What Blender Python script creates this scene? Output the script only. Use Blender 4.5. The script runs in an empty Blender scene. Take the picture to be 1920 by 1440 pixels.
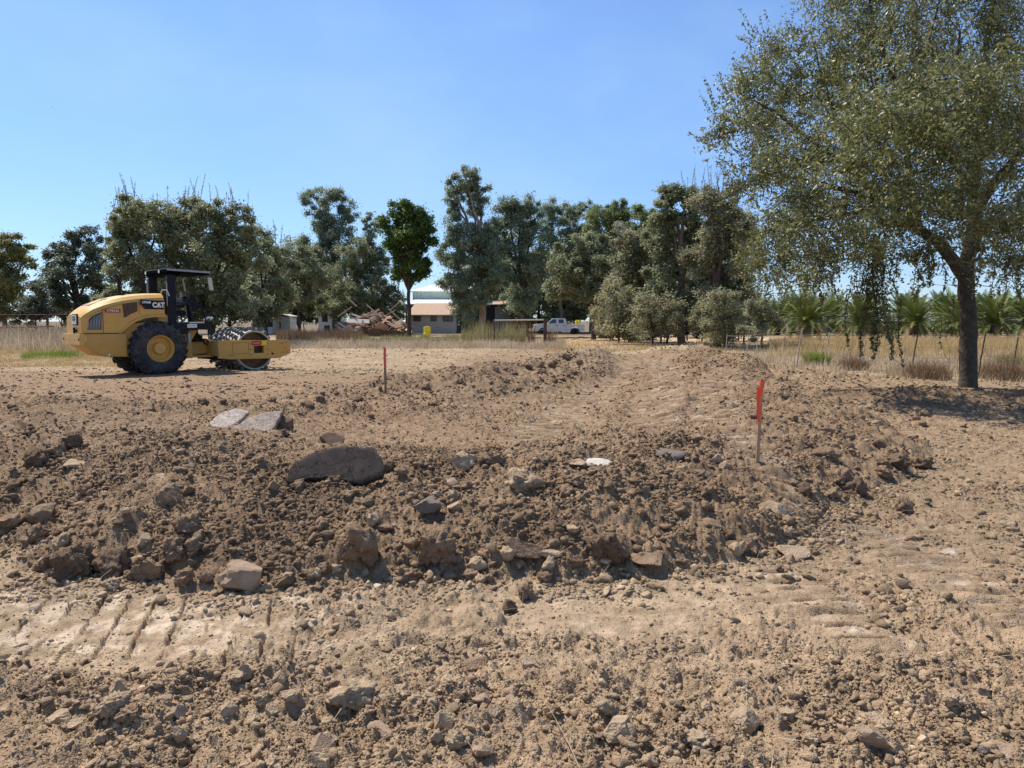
import bpy, bmesh, math, random
import numpy as np
from mathutils import Vector, Matrix, noise as mn

# ------------------------------------------------------------------ camera, world, sun
sc = bpy.context.scene
R = math.radians
CAM_H = 1.6
FPX = 1440.0                                   # focal length in pixels of a 1920 px wide frame
PITCH = math.atan(118 / 1440.0)
cam = bpy.data.cameras.new('camera')
cam.sensor_width = 36.0
cam.lens = 36.0 * FPX / 1920.0
cam.clip_start = 0.05
cam.clip_end = 6000
camo = bpy.data.objects.new('camera', cam)
sc.collection.objects.link(camo)
camo.location = (0, 0, CAM_H)
camo.rotation_euler = (math.pi / 2 - PITCH, 0, 0)
sc.camera = camo

SHX, SHY = 0.50, -0.40                         # shadow offset per metre of height
SUN_EL = math.atan(1 / math.hypot(SHX, SHY))
sun_dir = Vector((-SHX, -SHY, 1)).normalized()  # towards the sun
sl = bpy.data.lights.new('sun', 'SUN')
sl.energy = 5.0
sl.angle = R(0.53)
sl.color = (1.0, 0.935, 0.84)
so = bpy.data.objects.new('sun', sl)
sc.collection.objects.link(so)
so.rotation_euler = sun_dir.to_track_quat('Z', 'Y').to_euler()
SUN_ROT = math.atan2(sun_dir.x, sun_dir.y)

w = bpy.data.worlds.new("World")
sc.world = w
w.use_nodes = True
nt = w.node_tree
nt.nodes.clear()
wo = nt.nodes.new('ShaderNodeOutputWorld')
bg = nt.nodes.new('ShaderNodeBackground')
sky = nt.nodes.new('ShaderNodeTexSky')
sky.sky_type = 'NISHITA'
sky.sun_disc = False
sky.sun_elevation = SUN_EL
sky.sun_rotation = SUN_ROT
sky.altitude = 50
sky.air_density = 1.0
sky.dust_density = 0.0
sky.ozone_density = 3.5
# thin high cirrus: whitens the blue in broad soft streaks
tc = nt.nodes.new('ShaderNodeTexCoord')
mp = nt.nodes.new('ShaderNodeMapping')
mp.inputs['Rotation'].default_value = (0.0, R(35), R(20))
mp.inputs['Scale'].default_value = (2.2, 1.3, 4.2)
nz = nt.nodes.new('ShaderNodeTexNoise')
nz.inputs['Scale'].default_value = 1.3
nz.inputs['Detail'].default_value = 5
nz.inputs['Roughness'].default_value = 0.55
cr = nt.nodes.new('ShaderNodeValToRGB')
cr.color_ramp.elements[0].position = 0.45
cr.color_ramp.elements[0].color = (0, 0, 0, 1)
cr.color_ramp.elements[1].position = 0.8
cr.color_ramp.elements[1].color = (0.5, 0.5, 0.5, 1)
mx = nt.nodes.new('ShaderNodeMix')
mx.data_type = 'RGBA'
mx.inputs[7].default_value = (3.3, 4.9, 6.2, 1)
tint = nt.nodes.new('ShaderNodeMix')
tint.data_type = 'RGBA'
tint.blend_type = 'MULTIPLY'
tint.inputs[0].default_value = 1.0
tint.inputs[7].default_value = (0.97, 1.04, 1.17, 1)
nt.links.new(tc.outputs['Generated'], mp.inputs['Vector'])
nt.links.new(mp.outputs['Vector'], nz.inputs['Vector'])
nt.links.new(nz.outputs['Fac'], cr.inputs['Fac'])
nt.links.new(cr.outputs['Color'], mx.inputs[0])
nt.links.new(sky.outputs['Color'], tint.inputs[6])
# keep the blue down to the tree line: the low sky is dimmed a little
sepz = nt.nodes.new('ShaderNodeSeparateXYZ')
nt.links.new(tc.outputs['Generated'], sepz.inputs[0])
rz_ = nt.nodes.new('ShaderNodeValToRGB')
rz_.color_ramp.elements[0].position = 0.0
rz_.color_ramp.elements[0].color = (0.60, 0.68, 0.84, 1)
rz_.color_ramp.elements[1].position = 0.35
rz_.color_ramp.elements[1].color = (1, 1, 1, 1)
nt.links.new(sepz.outputs['Z'], rz_.inputs['Fac'])
low = nt.nodes.new('ShaderNodeMix')
low.data_type = 'RGBA'
low.blend_type = 'MULTIPLY'
low.inputs[0].default_value = 1.0
nt.links.new(tint.outputs[2], low.inputs[6])
nt.links.new(rz_.outputs['Color'], low.inputs[7])
nt.links.new(low.outputs[2], mx.inputs[6])
nt.links.new(mx.outputs[2], bg.inputs['Color'])
nt.links.new(bg.outputs['Background'], wo.inputs['Surface'])
bg.inputs['Strength'].default_value = 0.115

sc.view_settings.view_transform = 'Standard'
sc.view_settings.look = 'None'
sc.view_settings.exposure = 0.42
sc.view_settings.gamma = 1.0
sc.view_settings.use_curve_mapping = False
sc.cycles.max_bounces = 6
sc.cycles.transparent_max_bounces = 8
sc.render.film_transparent = False

# ------------------------------------------------------------------ helpers
rng = np.random.default_rng(7)
random.seed(7)


def link(o):
    sc.collection.objects.link(o)
    return o


def tag(o, label=None, cat=None, group=None, kind=None):
    if label: o['label'] = label
    if cat: o['category'] = cat
    if group: o['group'] = group
    if kind: o['kind'] = kind
    return o


def empty(name, loc=(0, 0, 0), rz=0.0):
    o = bpy.data.objects.new(name, None)
    o.empty_display_size = 0.1
    link(o)
    o.location = loc
    o.rotation_euler = (0, 0, rz)
    return o


def mesh_np(name, V, F, mat=None, parent=None, col=None, smooth=False):
    """mesh from numpy arrays; F is (n,k) with one k; col is per-vertex rgb"""
    me = bpy.data.meshes.new(name)
    V = np.asarray(V, dtype=np.float32)
    F = np.asarray(F, dtype=np.int32)
    n, k = F.shape
    me.vertices.add(len(V))
    me.vertices.foreach_set('co', V.ravel())
    me.loops.add(n * k)
    me.loops.foreach_set('vertex_index', F.ravel())
    me.polygons.add(n)
    me.polygons.foreach_set('loop_start', np.arange(0, n * k, k, dtype=np.int32))
    if smooth:
        me.polygons.foreach_set('use_smooth', np.ones(n, dtype=bool))
    me.update(calc_edges=True)
    if col is not None:
        a = me.color_attributes.new('Col', 'FLOAT_COLOR', 'POINT')
        c4 = np.ones((len(V), 4), dtype=np.float32)
        c4[:, :3] = col
        a.data.foreach_set('color', c4.ravel())
    if mat: me.materials.append(mat)
    o = bpy.data.objects.new(name, me)
    link(o)
    if parent: o.parent = parent
    return o


def copy_tree(o, parent=None):
    c = o.copy()
    link(c)
    if parent: c.parent = parent
    for ch in o.children:
        copy_tree(ch, c)
    return c


class MB:
    """collects shapes, builds ONE mesh object"""

    def __init__(s):
        s.v, s.f, s.m = [], [], []

    def add(s, vs, fs, m=0):
        b = len(s.v)
        s.v += [tuple(p) for p in vs]
        s.f += [tuple(b + i for i in q) for q in fs]
        s.m += [m] * len(fs)

    def box(s, a, b, m=0, mat=None):
        x0, y0, z0 = a
        x1, y1, z1 = b
        vs = [(x0, y0, z0), (x1, y0, z0), (x1, y1, z0), (x0, y1, z0), (x0, y0, z1), (x1, y0, z1), (x1, y1, z1), (x0, y1, z1)]
        if mat is not None: vs = [tuple(mat @ Vector(p)) for p in vs]
        s.add(vs, [(0, 3, 2, 1), (4, 5, 6, 7), (0, 1, 5, 4), (1, 2, 6, 5), (2, 3, 7, 6), (3, 0, 4, 7)], m)

    def prism(s, prof, y0, y1, m=0):
        """profile in xz extruded along y"""
        n = len(prof)
        vs = [(x, y0, z) for x, z in prof] + [(x, y1, z) for x, z in prof]
        fs = [tuple(range(n)), tuple(range(2 * n - 1, n - 1, -1))]
        fs += [(i, i + n, (i + 1) % n + n, (i + 1) % n) for i in range(n)]
        s.add(vs, fs, m)

    def tube(s, pts, rad, k=8, m=0, caps=True):
        pts = [Vector(p) for p in pts]
        if not hasattr(rad, '__len__'): rad = [rad] * len(pts)
        vs, fs = [], []
        ref = None
        for i, p in enumerate(pts):
            t = (pts[min(i + 1, len(pts) - 1)] - pts[max(i - 1, 0)]).normalized()
            if ref is None:
                ref = t.orthogonal().normalized()
            ref = (ref - t * ref.dot(t))
            ref = ref.normalized() if ref.length > 1e-6 else t.orthogonal().normalized()
            b = t.cross(ref)
            for j in range(k):
                a = 2 * math.pi * j / k
                vs.append(p + (ref * math.cos(a) + b * math.sin(a)) * rad[i])
        for i in range(len(pts) - 1):
            for j in range(k):
                j2 = (j + 1) % k
                fs.append((i * k + j, i * k + j2, (i + 1) * k + j2, (i + 1) * k + j))
        if caps:
            fs.append(tuple(range(k - 1, -1, -1)))
            fs.append(tuple(range((len(pts) - 1) * k, len(pts) * k)))
        s.add(vs, fs, m)

    def lathe(s, prof, c, k=32, m=0, axis='y'):
        """prof: (radius, offset along axis) closed loop around axis through c"""
        n = len(prof)
        vs, fs = [], []
        for j in range(k):
            a = 2 * math.pi * j / k
            for r, t in prof:
                if axis == 'y':
                    vs.append((c[0] + r * math.cos(a), c[1] + t, c[2] + r * math.sin(a)))
                else:
                    vs.append((c[0] + r * math.cos(a), c[1] + r * math.sin(a), c[2] + t))
        for j in range(k):
            j2 = (j + 1) % k
            for i in range(n - 1):
                fs.append((j * n + i, j2 * n + i, j2 * n + i + 1, j * n + i + 1))
        s.add(vs, fs, m)

    def build(s, name, mats, parent=None, bevel=0, smooth=False, fixn=True):
        me = bpy.data.meshes.new(name)
        me.from_pydata(s.v, [], s.f)
        if not isinstance(mats, (list, tuple)): mats = [mats]
        for q in mats: me.materials.append(q)
        me.polygons.foreach_set('material_index', s.m)
        if bevel or fixn:
            bm = bmesh.new()
            bm.from_mesh(me)
            if bevel:
                ed = [e for e in bm.edges if len(e.link_faces) == 2 and e.calc_face_angle(0) > 0.5]
                bmesh.ops.bevel(bm, geom=ed, offset=bevel, segments=2, affect='EDGES', clamp_overlap=True)
            bmesh.ops.recalc_face_normals(bm, faces=bm.faces)
            bm.to_mesh(me)
            bm.free()
        if smooth:
            me.polygons.foreach_set('use_smooth', [True] * len(me.polygons))
            try: me.set_sharp_from_angle(angle=R(35))
            except Exception: pass
        o = bpy.data.objects.new(name, me)
        link(o)
        if parent: o.parent = parent
        return o


# --- materials
def mat_new(name):
    m = bpy.data.materials.new(name)
    m.use_nodes = True
    t = m.node_tree
    b = t.nodes['Principled BSDF']
    return m, t, b


def mat(name, col, rough=0.6, metal=0.0, spec=0.3, var=0.12, scale=6.0, bump=0.0, bscale=60.0, dust=None, dustamt=0.0, coat=0.0):
    """principled with noise-driven colour variation, optional dust and bump"""
    m, t, b = mat_new(name)
    b.inputs['Roughness'].default_value = rough
    b.inputs['Metallic'].default_value = metal
    b.inputs['Specular IOR Level'].default_value = spec
    b.inputs['Coat Weight'].default_value = coat
    tc = t.nodes.new('ShaderNodeTexCoord')
    n1 = t.nodes.new('ShaderNodeTexNoise')
    n1.inputs['Scale'].default_value = scale
    n1.inputs['Detail'].default_value = 6
    n1.inputs['Roughness'].default_value = 0.65
    t.links.new(tc.outputs['Object'], n1.inputs['Vector'])
    r = t.nodes.new('ShaderNodeValToRGB')
    lo = [max(0, c * (1 - var)) for c in col]
    hi = [min(1, c * (1 + var)) for c in col]
    r.color_ramp.elements[0].position = 0.3
    r.color_ramp.elements[0].color = (*lo, 1)
    r.color_ramp.elements[1].position = 0.7
    r.color_ramp.elements[1].color = (*hi, 1)
    t.links.new(n1.outputs['Fac'], r.inputs['Fac'])
    out = r.outputs['Color']
    if dust:
        n2 = t.nodes.new('ShaderNodeTexNoise')
        n2.inputs['Scale'].default_value = scale * 0.6
        n2.inputs['Detail'].default_value = 8
        n2.inputs['Roughness'].default_value = 0.75
        t.links.new(tc.outputs['Object'], n2.inputs['Vector'])
        r2 = t.nodes.new('ShaderNodeValToRGB')
        r2.color_ramp.elements[0].position = 0.4
        r2.color_ramp.elements[0].color = (0, 0, 0, 1)
        r2.color_ramp.elements[1].position = 0.75
        r2.color_ramp.elements[1].color = (dustamt, dustamt, dustamt, 1)
        t.links.new(n2.outputs['Fac'], r2.inputs['Fac'])
        mx = t.nodes.new('ShaderNodeMix')
        mx.data_type = 'RGBA'
        mx.inputs[7].default_value = (*dust, 1)
        t.links.new(r2.outputs['Color'], mx.inputs[0])
        t.links.new(out, mx.inputs[6])
        out = mx.outputs[2]
    t.links.new(out, b.inputs['Base Color'])
    if bump:
        n3 = t.nodes.new('ShaderNodeTexNoise')
        n3.inputs['Scale'].default_value = bscale
        n3.inputs['Detail'].default_value = 6
        t.links.new(tc.outputs['Object'], n3.inputs['Vector'])
        bp = t.nodes.new('ShaderNodeBump')
        bp.inputs['Strength'].default_value = 1.0
        bp.inputs['Distance'].default_value = bump
        t.links.new(n3.outputs['Fac'], bp.inputs['Height'])
        t.links.new(bp.outputs['Normal'], b.inputs['Normal'])
    return m


def soil_mat(name, bump=0.006, bs=45.0, attr=True, col=(0.3, 0.2, 0.13)):
    m, t, b = mat_new(name)
    b.inputs['Roughness'].default_value = 0.95
    b.inputs['Specular IOR Level'].default_value = 0.12
    geo = t.nodes.new('ShaderNodeTexCoord' if not attr else 'ShaderNodeNewGeometry')
    vec = geo.outputs['Position'] if attr else geo.outputs['Object']
    n1 = t.nodes.new('ShaderNodeTexNoise')
    n1.inputs['Scale'].default_value = 9
    n1.inputs['Detail'].default_value = 9
    n1.inputs['Roughness'].default_value = 0.7
    t.links.new(vec, n1.inputs['Vector'])
    r = t.nodes.new('ShaderNodeValToRGB')
    r.color_ramp.elements[0].position = 0.28
    r.color_ramp.elements[0].color = (0.60, 0.58, 0.56, 1)
    r.color_ramp.elements[1].position = 0.72
    r.color_ramp.elements[1].color = (1.34, 1.34, 1.34, 1)
    t.links.new(n1.outputs['Fac'], r.inputs['Fac'])
    mx = t.nodes.new('ShaderNodeMix')
    mx.data_type = 'RGBA'
    mx.blend_type = 'MULTIPLY'
    mx.inputs[0].default_value = 1
    if attr:
        a = t.nodes.new('ShaderNodeVertexColor')
        a.layer_name = 'Col'
        t.links.new(a.outputs['Color'], mx.inputs[6])
    else:
        mx.inputs[6].default_value = (*col, 1)
    t.links.new(r.outputs['Color'], mx.inputs[7])
    t.links.new(mx.outputs[2], b.inputs['Base Color'])
    n2 = t.nodes.new('ShaderNodeTexNoise')
    n2.inputs['Scale'].default_value = bs
    n2.inputs['Detail'].default_value = 8
    n2.inputs['Roughness'].default_value = 0.65
    t.links.new(vec, n2.inputs['Vector'])
    bp = t.nodes.new('ShaderNodeBump')
    bp.inputs['Distance'].default_value = bump
    bp.inputs['Strength'].default_value = 1.0
    t.links.new(n2.outputs['Fac'], bp.inputs['Height'])
    n4 = t.nodes.new('ShaderNodeTexVoronoi')
    n4.inputs['Scale'].default_value = bs * 2.2
    n4.inputs['Randomness'].default_value = 1.0
    t.links.new(vec, n4.inputs['Vector'])
    bp2 = t.nodes.new('ShaderNodeBump')
    bp2.invert = True
    bp2.inputs['Distance'].default_value = bump * .45
    t.links.new(n4.outputs['Distance'], bp2.inputs['Height'])
    t.links.new(bp.outputs['Normal'], bp2.inputs['Normal'])
    t.links.new(bp2.outputs['Normal'], b.inputs['Normal'])
    return m


def leaf_mat(name, c0, c1, trans=0.3, rough=0.5, spec=0.25):
    """per-leaf colour from the Col attribute's red channel between c0 and c1"""
    m, t, b = mat_new(name)
    b.inputs['Roughness'].default_value = rough
    b.inputs['Specular IOR Level'].default_value = spec
    a = t.nodes.new('ShaderNodeVertexColor')
    a.layer_name = 'Col'
    mx = t.nodes.new('ShaderNodeMix')
    mx.data_type = 'RGBA'
    mx.inputs[6].default_value = (*c0, 1)
    mx.inputs[7].default_value = (*c1, 1)
    sep = t.nodes.new('ShaderNodeSeparateColor')
    t.links.new(a.outputs['Color'], sep.inputs[0])
    t.links.new(sep.outputs[0], mx.inputs[0])
    t.links.new(mx.outputs[2], b.inputs['Base Color'])
    tr = t.nodes.new('ShaderNodeBsdfTranslucent')
    t.links.new(mx.outputs[2], tr.inputs['Color'])
    ms = t.nodes.new('ShaderNodeMixShader')
    ms.inputs[0].default_value = trans
    out = t.nodes['Material Output']
    t.links.new(b.outputs[0], ms.inputs[1])
    t.links.new(tr.outputs[0], ms.inputs[2])
    t.links.new(ms.outputs[0], out.inputs['Surface'])
    return m


# --- numpy noise
def _h(ix, iy, seed):
    ix = ix.astype(np.int64).astype(np.uint32)
    iy = iy.astype(np.int64).astype(np.uint32)
    h = ix * np.uint32(374761393) + iy * np.uint32(668265263) + np.uint32((seed * 2246822519) & 0xffffffff)
    h = (h ^ (h >> np.uint32(13))) * np.uint32(1274126177)
    h = (h ^ (h >> np.uint32(16))) * np.uint32(2654435761)
    return (h ^ (h >> np.uint32(15)))


def perlin(x, y, seed=0):
    x0 = np.floor(x); y0 = np.floor(y)
    fx = x - x0; fy = y - y0
    u = fx * fx * fx * (fx * (fx * 6 - 15) + 10)
    v = fy * fy * fy * (fy * (fy * 6 - 15) + 10)

    def g(dx, dy):
        a = _h(x0 + dx, y0 + dy, seed).astype(np.float64) * (2 * math.pi / 4294967296.0)
        return np.cos(a) * (fx - dx) + np.sin(a) * (fy - dy)
    n0 = g(0, 0) * (1 - u) + g(1, 0) * u
    n1 = g(0, 1) * (1 - u) + g(1, 1) * u
    return (n0 * (1 - v) + n1 * v) * 1.5


def fbm(x, y, oct=4, seed=0, gain=0.5):
    s = 0; a = 1.0; t = 0
    for i in range(oct):
        s = s + a * perlin(x * 2 ** i, y * 2 ** i, seed + i * 17)
        t += a
        a *= gain
    return s / t


def lumps(x, y, cell, seed=0, fill=0.8):
    """rounded clods embossed in a plane, heights in units of the cell size (0..0.5)"""
    X = x / cell; Y = y / cell
    x0 = np.floor(X); y0 = np.floor(Y)
    best = np.zeros_like(X)
    for dx in (-1, 0, 1):
        for dy in (-1, 0, 1):
            cx = x0 + dx; cy = y0 + dy
            h1 = _h(cx, cy, seed).astype(np.float64) / 4294967296.0
            h2 = _h(cx, cy, seed + 5).astype(np.float64) / 4294967296.0
            h3 = _h(cx, cy, seed + 11).astype(np.float64) / 4294967296.0
            h4 = _h(cx, cy, seed + 23).astype(np.float64) / 4294967296.0
            r = (0.18 + 0.45 * h3 ** 1.5) * (h4 < fill)
            ex = X - (cx + h1); ey = Y - (cy + h2)
            an = h4 * 40.0
            ux = ex * np.cos(an) + ey * np.sin(an)
            uy = (-ex * np.sin(an) + ey * np.cos(an)) * (1.0 + 0.6 * h2)
            q = r * r - ux * ux - uy * uy
            best = np.maximum(best, np.maximum(q, 0) ** 0.75 / np.sqrt(r + 1e-3) * 0.8)
    return best


def sstep(a, b, x):
    t = np.clip((x - a) / (b - a), 0, 1)
    return t * t * (3 - 2 * t)


CP, SP = math.cos(PITCH), math.sin(PITCH)


def ray(px, py):
    x = (px - 960) / FPX
    y = -(py - 720) / FPX
    return x, CP + y * SP, -SP + y * CP


def at(px, py, D):
    """world point at distance D seen at photo pixel px,py"""
    x, y, z = ray(px, py)
    return Vector((x / y * D, D, CAM_H + z / y * D))


def flat(px, py, z=0.0):
    x, y, zz = ray(px, py)
    t = (z - CAM_H) / zz
    return (x * t, y * t)

# ------------------------------------------------------------------ terrain height
def pdist(x, y, pl):
    d = np.full(x.shape, 1e9)
    par = np.zeros(x.shape)
    for i in range(len(pl) - 1):
        ax, ay = pl[i][:2]; bx, by = pl[i + 1][:2]
        dx, dy = bx - ax, by - ay
        t = np.clip(((x - ax) * dx + (y - ay) * dy) / (dx * dx + dy * dy), 0, 1)
        q = np.hypot(x - ax - t * dx, y - ay - t * dy)
        m = q < d
        d = np.where(m, q, d)
        par = np.where(m, i + t, par)
    return d, par


def inside(x, y, pg):
    c = np.zeros(x.shape, dtype=bool)
    n = len(pg)
    for i in range(n):
        ax, ay = pg[i]; bx, by = pg[(i + 1) % n]
        if ay == by: continue
        c ^= ((ay > y) != (by > y)) & (x < (bx - ax) * (y - ay) / (by - ay) + ax)
    return c


TOE = [(-26, 11.0), (-12, 8.2), (-7, 6.6), flat(0, 1015), flat(85, 1075), flat(250, 1102), flat(420, 1112), flat(600, 1098), flat(760, 1092),
       flat(900, 1088), flat(1050, 1098), flat(1200, 1086), flat(1330, 1078), flat(1420, 1060), flat(1500, 1010), flat(1600, 938), flat(1700, 900),
       flat(1742, 872), flat(1700, 822), flat(1605, 778), flat(1505, 742), flat(1432, 706), (9.0, 34.0)]
PADP = TOE + [(9, 60), (-80, 60), (-80, 11)]
WIND1 = [(-3.4, 14.8, .05), (-2.2, 16.6, .34), (-1.0, 18.6, .42), (0.2, 20.5, .34), (1.6, 23.0, .44), (2.9, 27.0, .5), (3.3, 31.0, .2)]
WIND2 = [(-1.9, 13.9, .05), (-0.9, 14.6, .2), (0.1, 15.8, .3), (0.9, 17.6, .26), (1.9, 20.0, .28), (2.8, 23.5, .1)]
WIND3 = [(6.6, 16.0, .1), (8.0, 14.8, .2), (9.6, 14.2, .22), (11.5, 13.8, .2), (16, 13.6, .2), (22, 13.0, .2)]
WIND4 = [(-13, 13.2, .1), (-7, 12.2, .16), (-3.6, 12.0, .14), (-2, 12.6, .08)]
WIND5 = [(4.9, 26, .0), (6.2, 24, .25), (7.2, 21.5, .25), (8.2, 20, .2), (9.5, 19.6, .12)]


def wind(x, y, pl, wid):
    d, p = pdist(x, y, pl)
    i = np.clip(np.floor(p).astype(int), 0, len(pl) - 2)
    hs = np.array([q[2] for q in pl])
    h = hs[i] * (1 - (p - i)) + hs[i + 1] * (p - i)
    return h * np.exp(-(d / wid) ** 2)


def zones(x, y):
    """signed distance inside the bermed pad and region weights"""
    wx = x + 0.22 * perlin(x * 1.1, y * 1.1, 3) + 0.08 * perlin(x * 4, y * 4, 4)
    wy = y + 0.22 * perlin(x * 1.1, y * 1.1, 5) + 0.08 * perlin(x * 4, y * 4, 6)
    d, _ = pdist(wx, wy, TOE)
    ins = inside(wx, wy, PADP)
    s = np.where(ins, d, -d)
    return s


def zmacro(x, y, s):
    prof = np.interp(s, [-0.3, 0, .2, .5, 1.0, 1.7, 2.4, 3.2, 4.4], [0, .02, .15, .28, .385, .45, .41, .24, .10])
    left = sstep(-1.5, -3.5, x) * (y < 20)
    prof = prof + left * np.interp(s, [1.5, 2.6, 3.6, 4.6, 6.5], [0, .0, .10, .11, 0.0])
    m = 1 + 0.22 * perlin(x * 0.8, y * 0.8, 9)
    z = prof * np.where(s < 4, m, 1.0)
    z = z + wind(x, y, WIND1, 1.0) * (1 + .4 * perlin(x * .9, y * .9, 12))
    z = z + wind(x, y, WIND2, 0.6) * (1 + .5 * perlin(x * 1.2, y * 1.2, 13))
    z = z + wind(x, y, WIND3, 1.1) * (1 + .4 * perlin(x * .9, y * .9, 14))
    z = z + wind(x, y, WIND4, 0.9) + wind(x, y, WIND5, 0.8)
    # loose bank of clods nearest the camera
    near = sstep(3.5, 3.2, y - 0.06 * x * (x > 0) + 0.12 * perlin(x * 1.5, y * 1.5, 21))
    z = z + 0.05 * near * sstep(3.2, 1.4, x)
    z = z + 0.04 * sstep(14, 19, y) * (s < 0) * (x > 5)
    # large soft undulation away from the camera
    z = z + 0.05 * perlin(x * 0.25, y * 0.25, 31) * sstep(5, 14, y)
    return z


TRK = (([(1.6, 8.8), (2.3, 12), (3.9, 19), (5.0, 28)], .42), ([(0.1, 9.0), (1.2, 14), (2.9, 20), (4.0, 28)], .42), ([(2.5, 9.4), (3.4, 13), (5.2, 19)], .4))


def trackmask(x, y):
    m = np.zeros(x.shape)
    for pl, wd in TRK:
        d, p = pdist(x, y, pl)
        m = np.maximum(m, np.exp(-(d / wd) ** 4) * sstep(8.6, 9.6, y))
    for cx, sl, y0, y1, wd in ((1.78, -.06, 3.4, 5.2, .2), (2.78, -.05, 3.6, 6.2, .24), (2.35, .0, 5.2, 9.5, .26)):
        c = cx + sl * (y - 4)
        m = np.maximum(m, np.exp(-((x - c) / wd) ** 4) * sstep(y0, y0 + .3, y) * sstep(y1, y1 - .5, y))
    return m


def rough(x, y, s):
    """how broken up the surface is, 0..1"""
    berm = sstep(-0.05, 0.1, s) * (1 - 0.72 * sstep(2.6, 3.6, s))
    near = sstep(3.45, 3.15, y - 0.06 * x * (x > 0) + 0.12 * perlin(x * 1.5, y * 1.5, 21))
    near = near * (1 - 0.5 * sstep(1.2, 2.4, x))
    mid = 0.5 * sstep(-1.9, -1.3, x) * sstep(3.0, 3.4, y) * sstep(3.95, 3.7, y) * (s < 0) * (1 - .4 * sstep(1.5, 2.5, x))
    r = np.maximum(np.maximum(berm, near), mid)
    for pl, wd in ((WIND1, 1.3), (WIND2, .9), (WIND3, 1.5), (WIND4, 1.5), (WIND5, 1.0)):
        d, p = pdist(x, y, pl)
        r = np.maximum(r, 0.95 * np.exp(-(d / wd) ** 2))
    r = np.maximum(r, 0.24 + 0.24 * sstep(0.0, .35, perlin(x * .7, y * .7, 41)) * (s < 0))
    lane = (s > 3.0)
    r = np.maximum(r, lane * (0.34 + .16 * sstep(15, 11, y) + 0.22 * perlin(x * .35, y * .35, 43)))
    # smoother, driven-on ground around the roller
    rl = np.exp(-(((x + 9.0) / 9.0) ** 2 + ((y - 20.5) / 3.2) ** 2) ** 2)
    r = r * (1 - 0.8 * rl)
    r = np.maximum(r, .45 * sstep(20, 23, y) * sstep(48, 40, y) * sstep(-8.5, -6, x) * sstep(5, 3.5, x) * sstep(-.5, .2, perlin(x * .4, y * .4, 44)))
    r = r * (1 - .75 * trackmask(x, y))
    return np.clip(r, 0, 1)


def smoothlane(x, y, s):
    """the scraped, compacted crust of the lane in front of the berm"""
    a = sstep(3.15, 3.45, y) * sstep(-0.02, -0.2, s) * sstep(2.1, 0.9, x)
    return a * (1 - np.minimum(1, rough(x, y, s) * 1.8) * 0.6)


def cleats(x, y, s):
    z = np.zeros_like(x)
    # crawler track crossing the lane on the left: grooves run away from the camera
    n = perlin(x * 2.2, y * 2.2, 51)
    band = sstep(3.42, 3.55, y) * sstep(4.35, 4.2, y) * sstep(-0.95, -1.25, x)
    ph = (x + 0.24 * (y - 3.9) + 0.02 * n + .006 * perlin(x * 20, y * 20, 57)) / 0.16
    fr = np.abs(ph - np.round(ph)) * 0.16
    gate = sstep(-.35, .0, n * .7 + .6 * perlin(x * 5, y * 5, 52))
    z -= band * 0.032 * np.exp(-(fr / 0.0085) ** 2) * gate
    z += band * .016 * gate * np.exp(-((fr - .017) / .009) ** 2) * sstep(0, .25, perlin(x * 30, y * 30, 58))
    z += band * .006 * sstep(-.02, .02, perlin(x * 3.4, y * 7, 53))
    z -= 0.028 * np.exp(-(((x + 1.02 - .1 * (y - 3.9)) / 0.04) ** 2)) * sstep(3.35, 3.5, y) * sstep(4.3, 4.1, y)
    # cleat prints of the tracks running away on the right
    for cx, sl, y0, y1, wd, amp in ((1.78, -.06, 3.4, 5.2, .14, .034), (2.78, -.05, 3.6, 6.2, .2, .034), (2.35, .0, 5.2, 9.5, .2, .024), (1.2, .5, 3.2, 3.9, .16, .03)):
        c = cx + sl * (y - 4)
        b = np.exp(-((x - c) / wd) ** 4) * sstep(y0, y0 + .3, y) * sstep(y1, y1 - .5, y)
        ph = (y + 0.12 * (x - c) + .015 * n) / 0.17
        gl = np.exp(-((np.abs(ph - np.round(ph)) * .17) / .022) ** 2)
        z += b * (amp * .5 - amp * 1.9 * gl) * sstep(-.4, .1, perlin(x * 3, y * 3, 54) + .2)
    lanez = sstep(2.6, 3.4, s) * sstep(-1.4, -.2, x) * sstep(34, 24, y)
    z += lanez * (.042 * fbm(x * 2.2, y * 6.5, 4, 59) + .022 * np.abs(fbm(x * 5, y * 12, 3, 60)))
    # tracks along the levelled lane on the pad
    for pl, wd in (([(1.6, 8.8), (2.3, 12), (3.9, 19), (5.0, 28)], .42), ([(0.1, 9.0), (1.2, 14), (2.9, 20), (4.0, 28)], .42), ([(2.5, 9.4), (3.4, 13), (5.2, 19)], .4)):
        d, p = pdist(x, y, pl)
        b = np.exp(-(d / wd) ** 4)
        ph = (y + .15 * x + .09 * n) / 0.31
        z += b * (-0.10 * np.exp(-((np.abs(ph - np.round(ph)) * .31) / .05) ** 2) * sstep(-.6, .1, perlin(x * 2, y * 2, 56)) - 0.01)
    return z


SLABPIT = flat(590, 935, 0.2)


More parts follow.
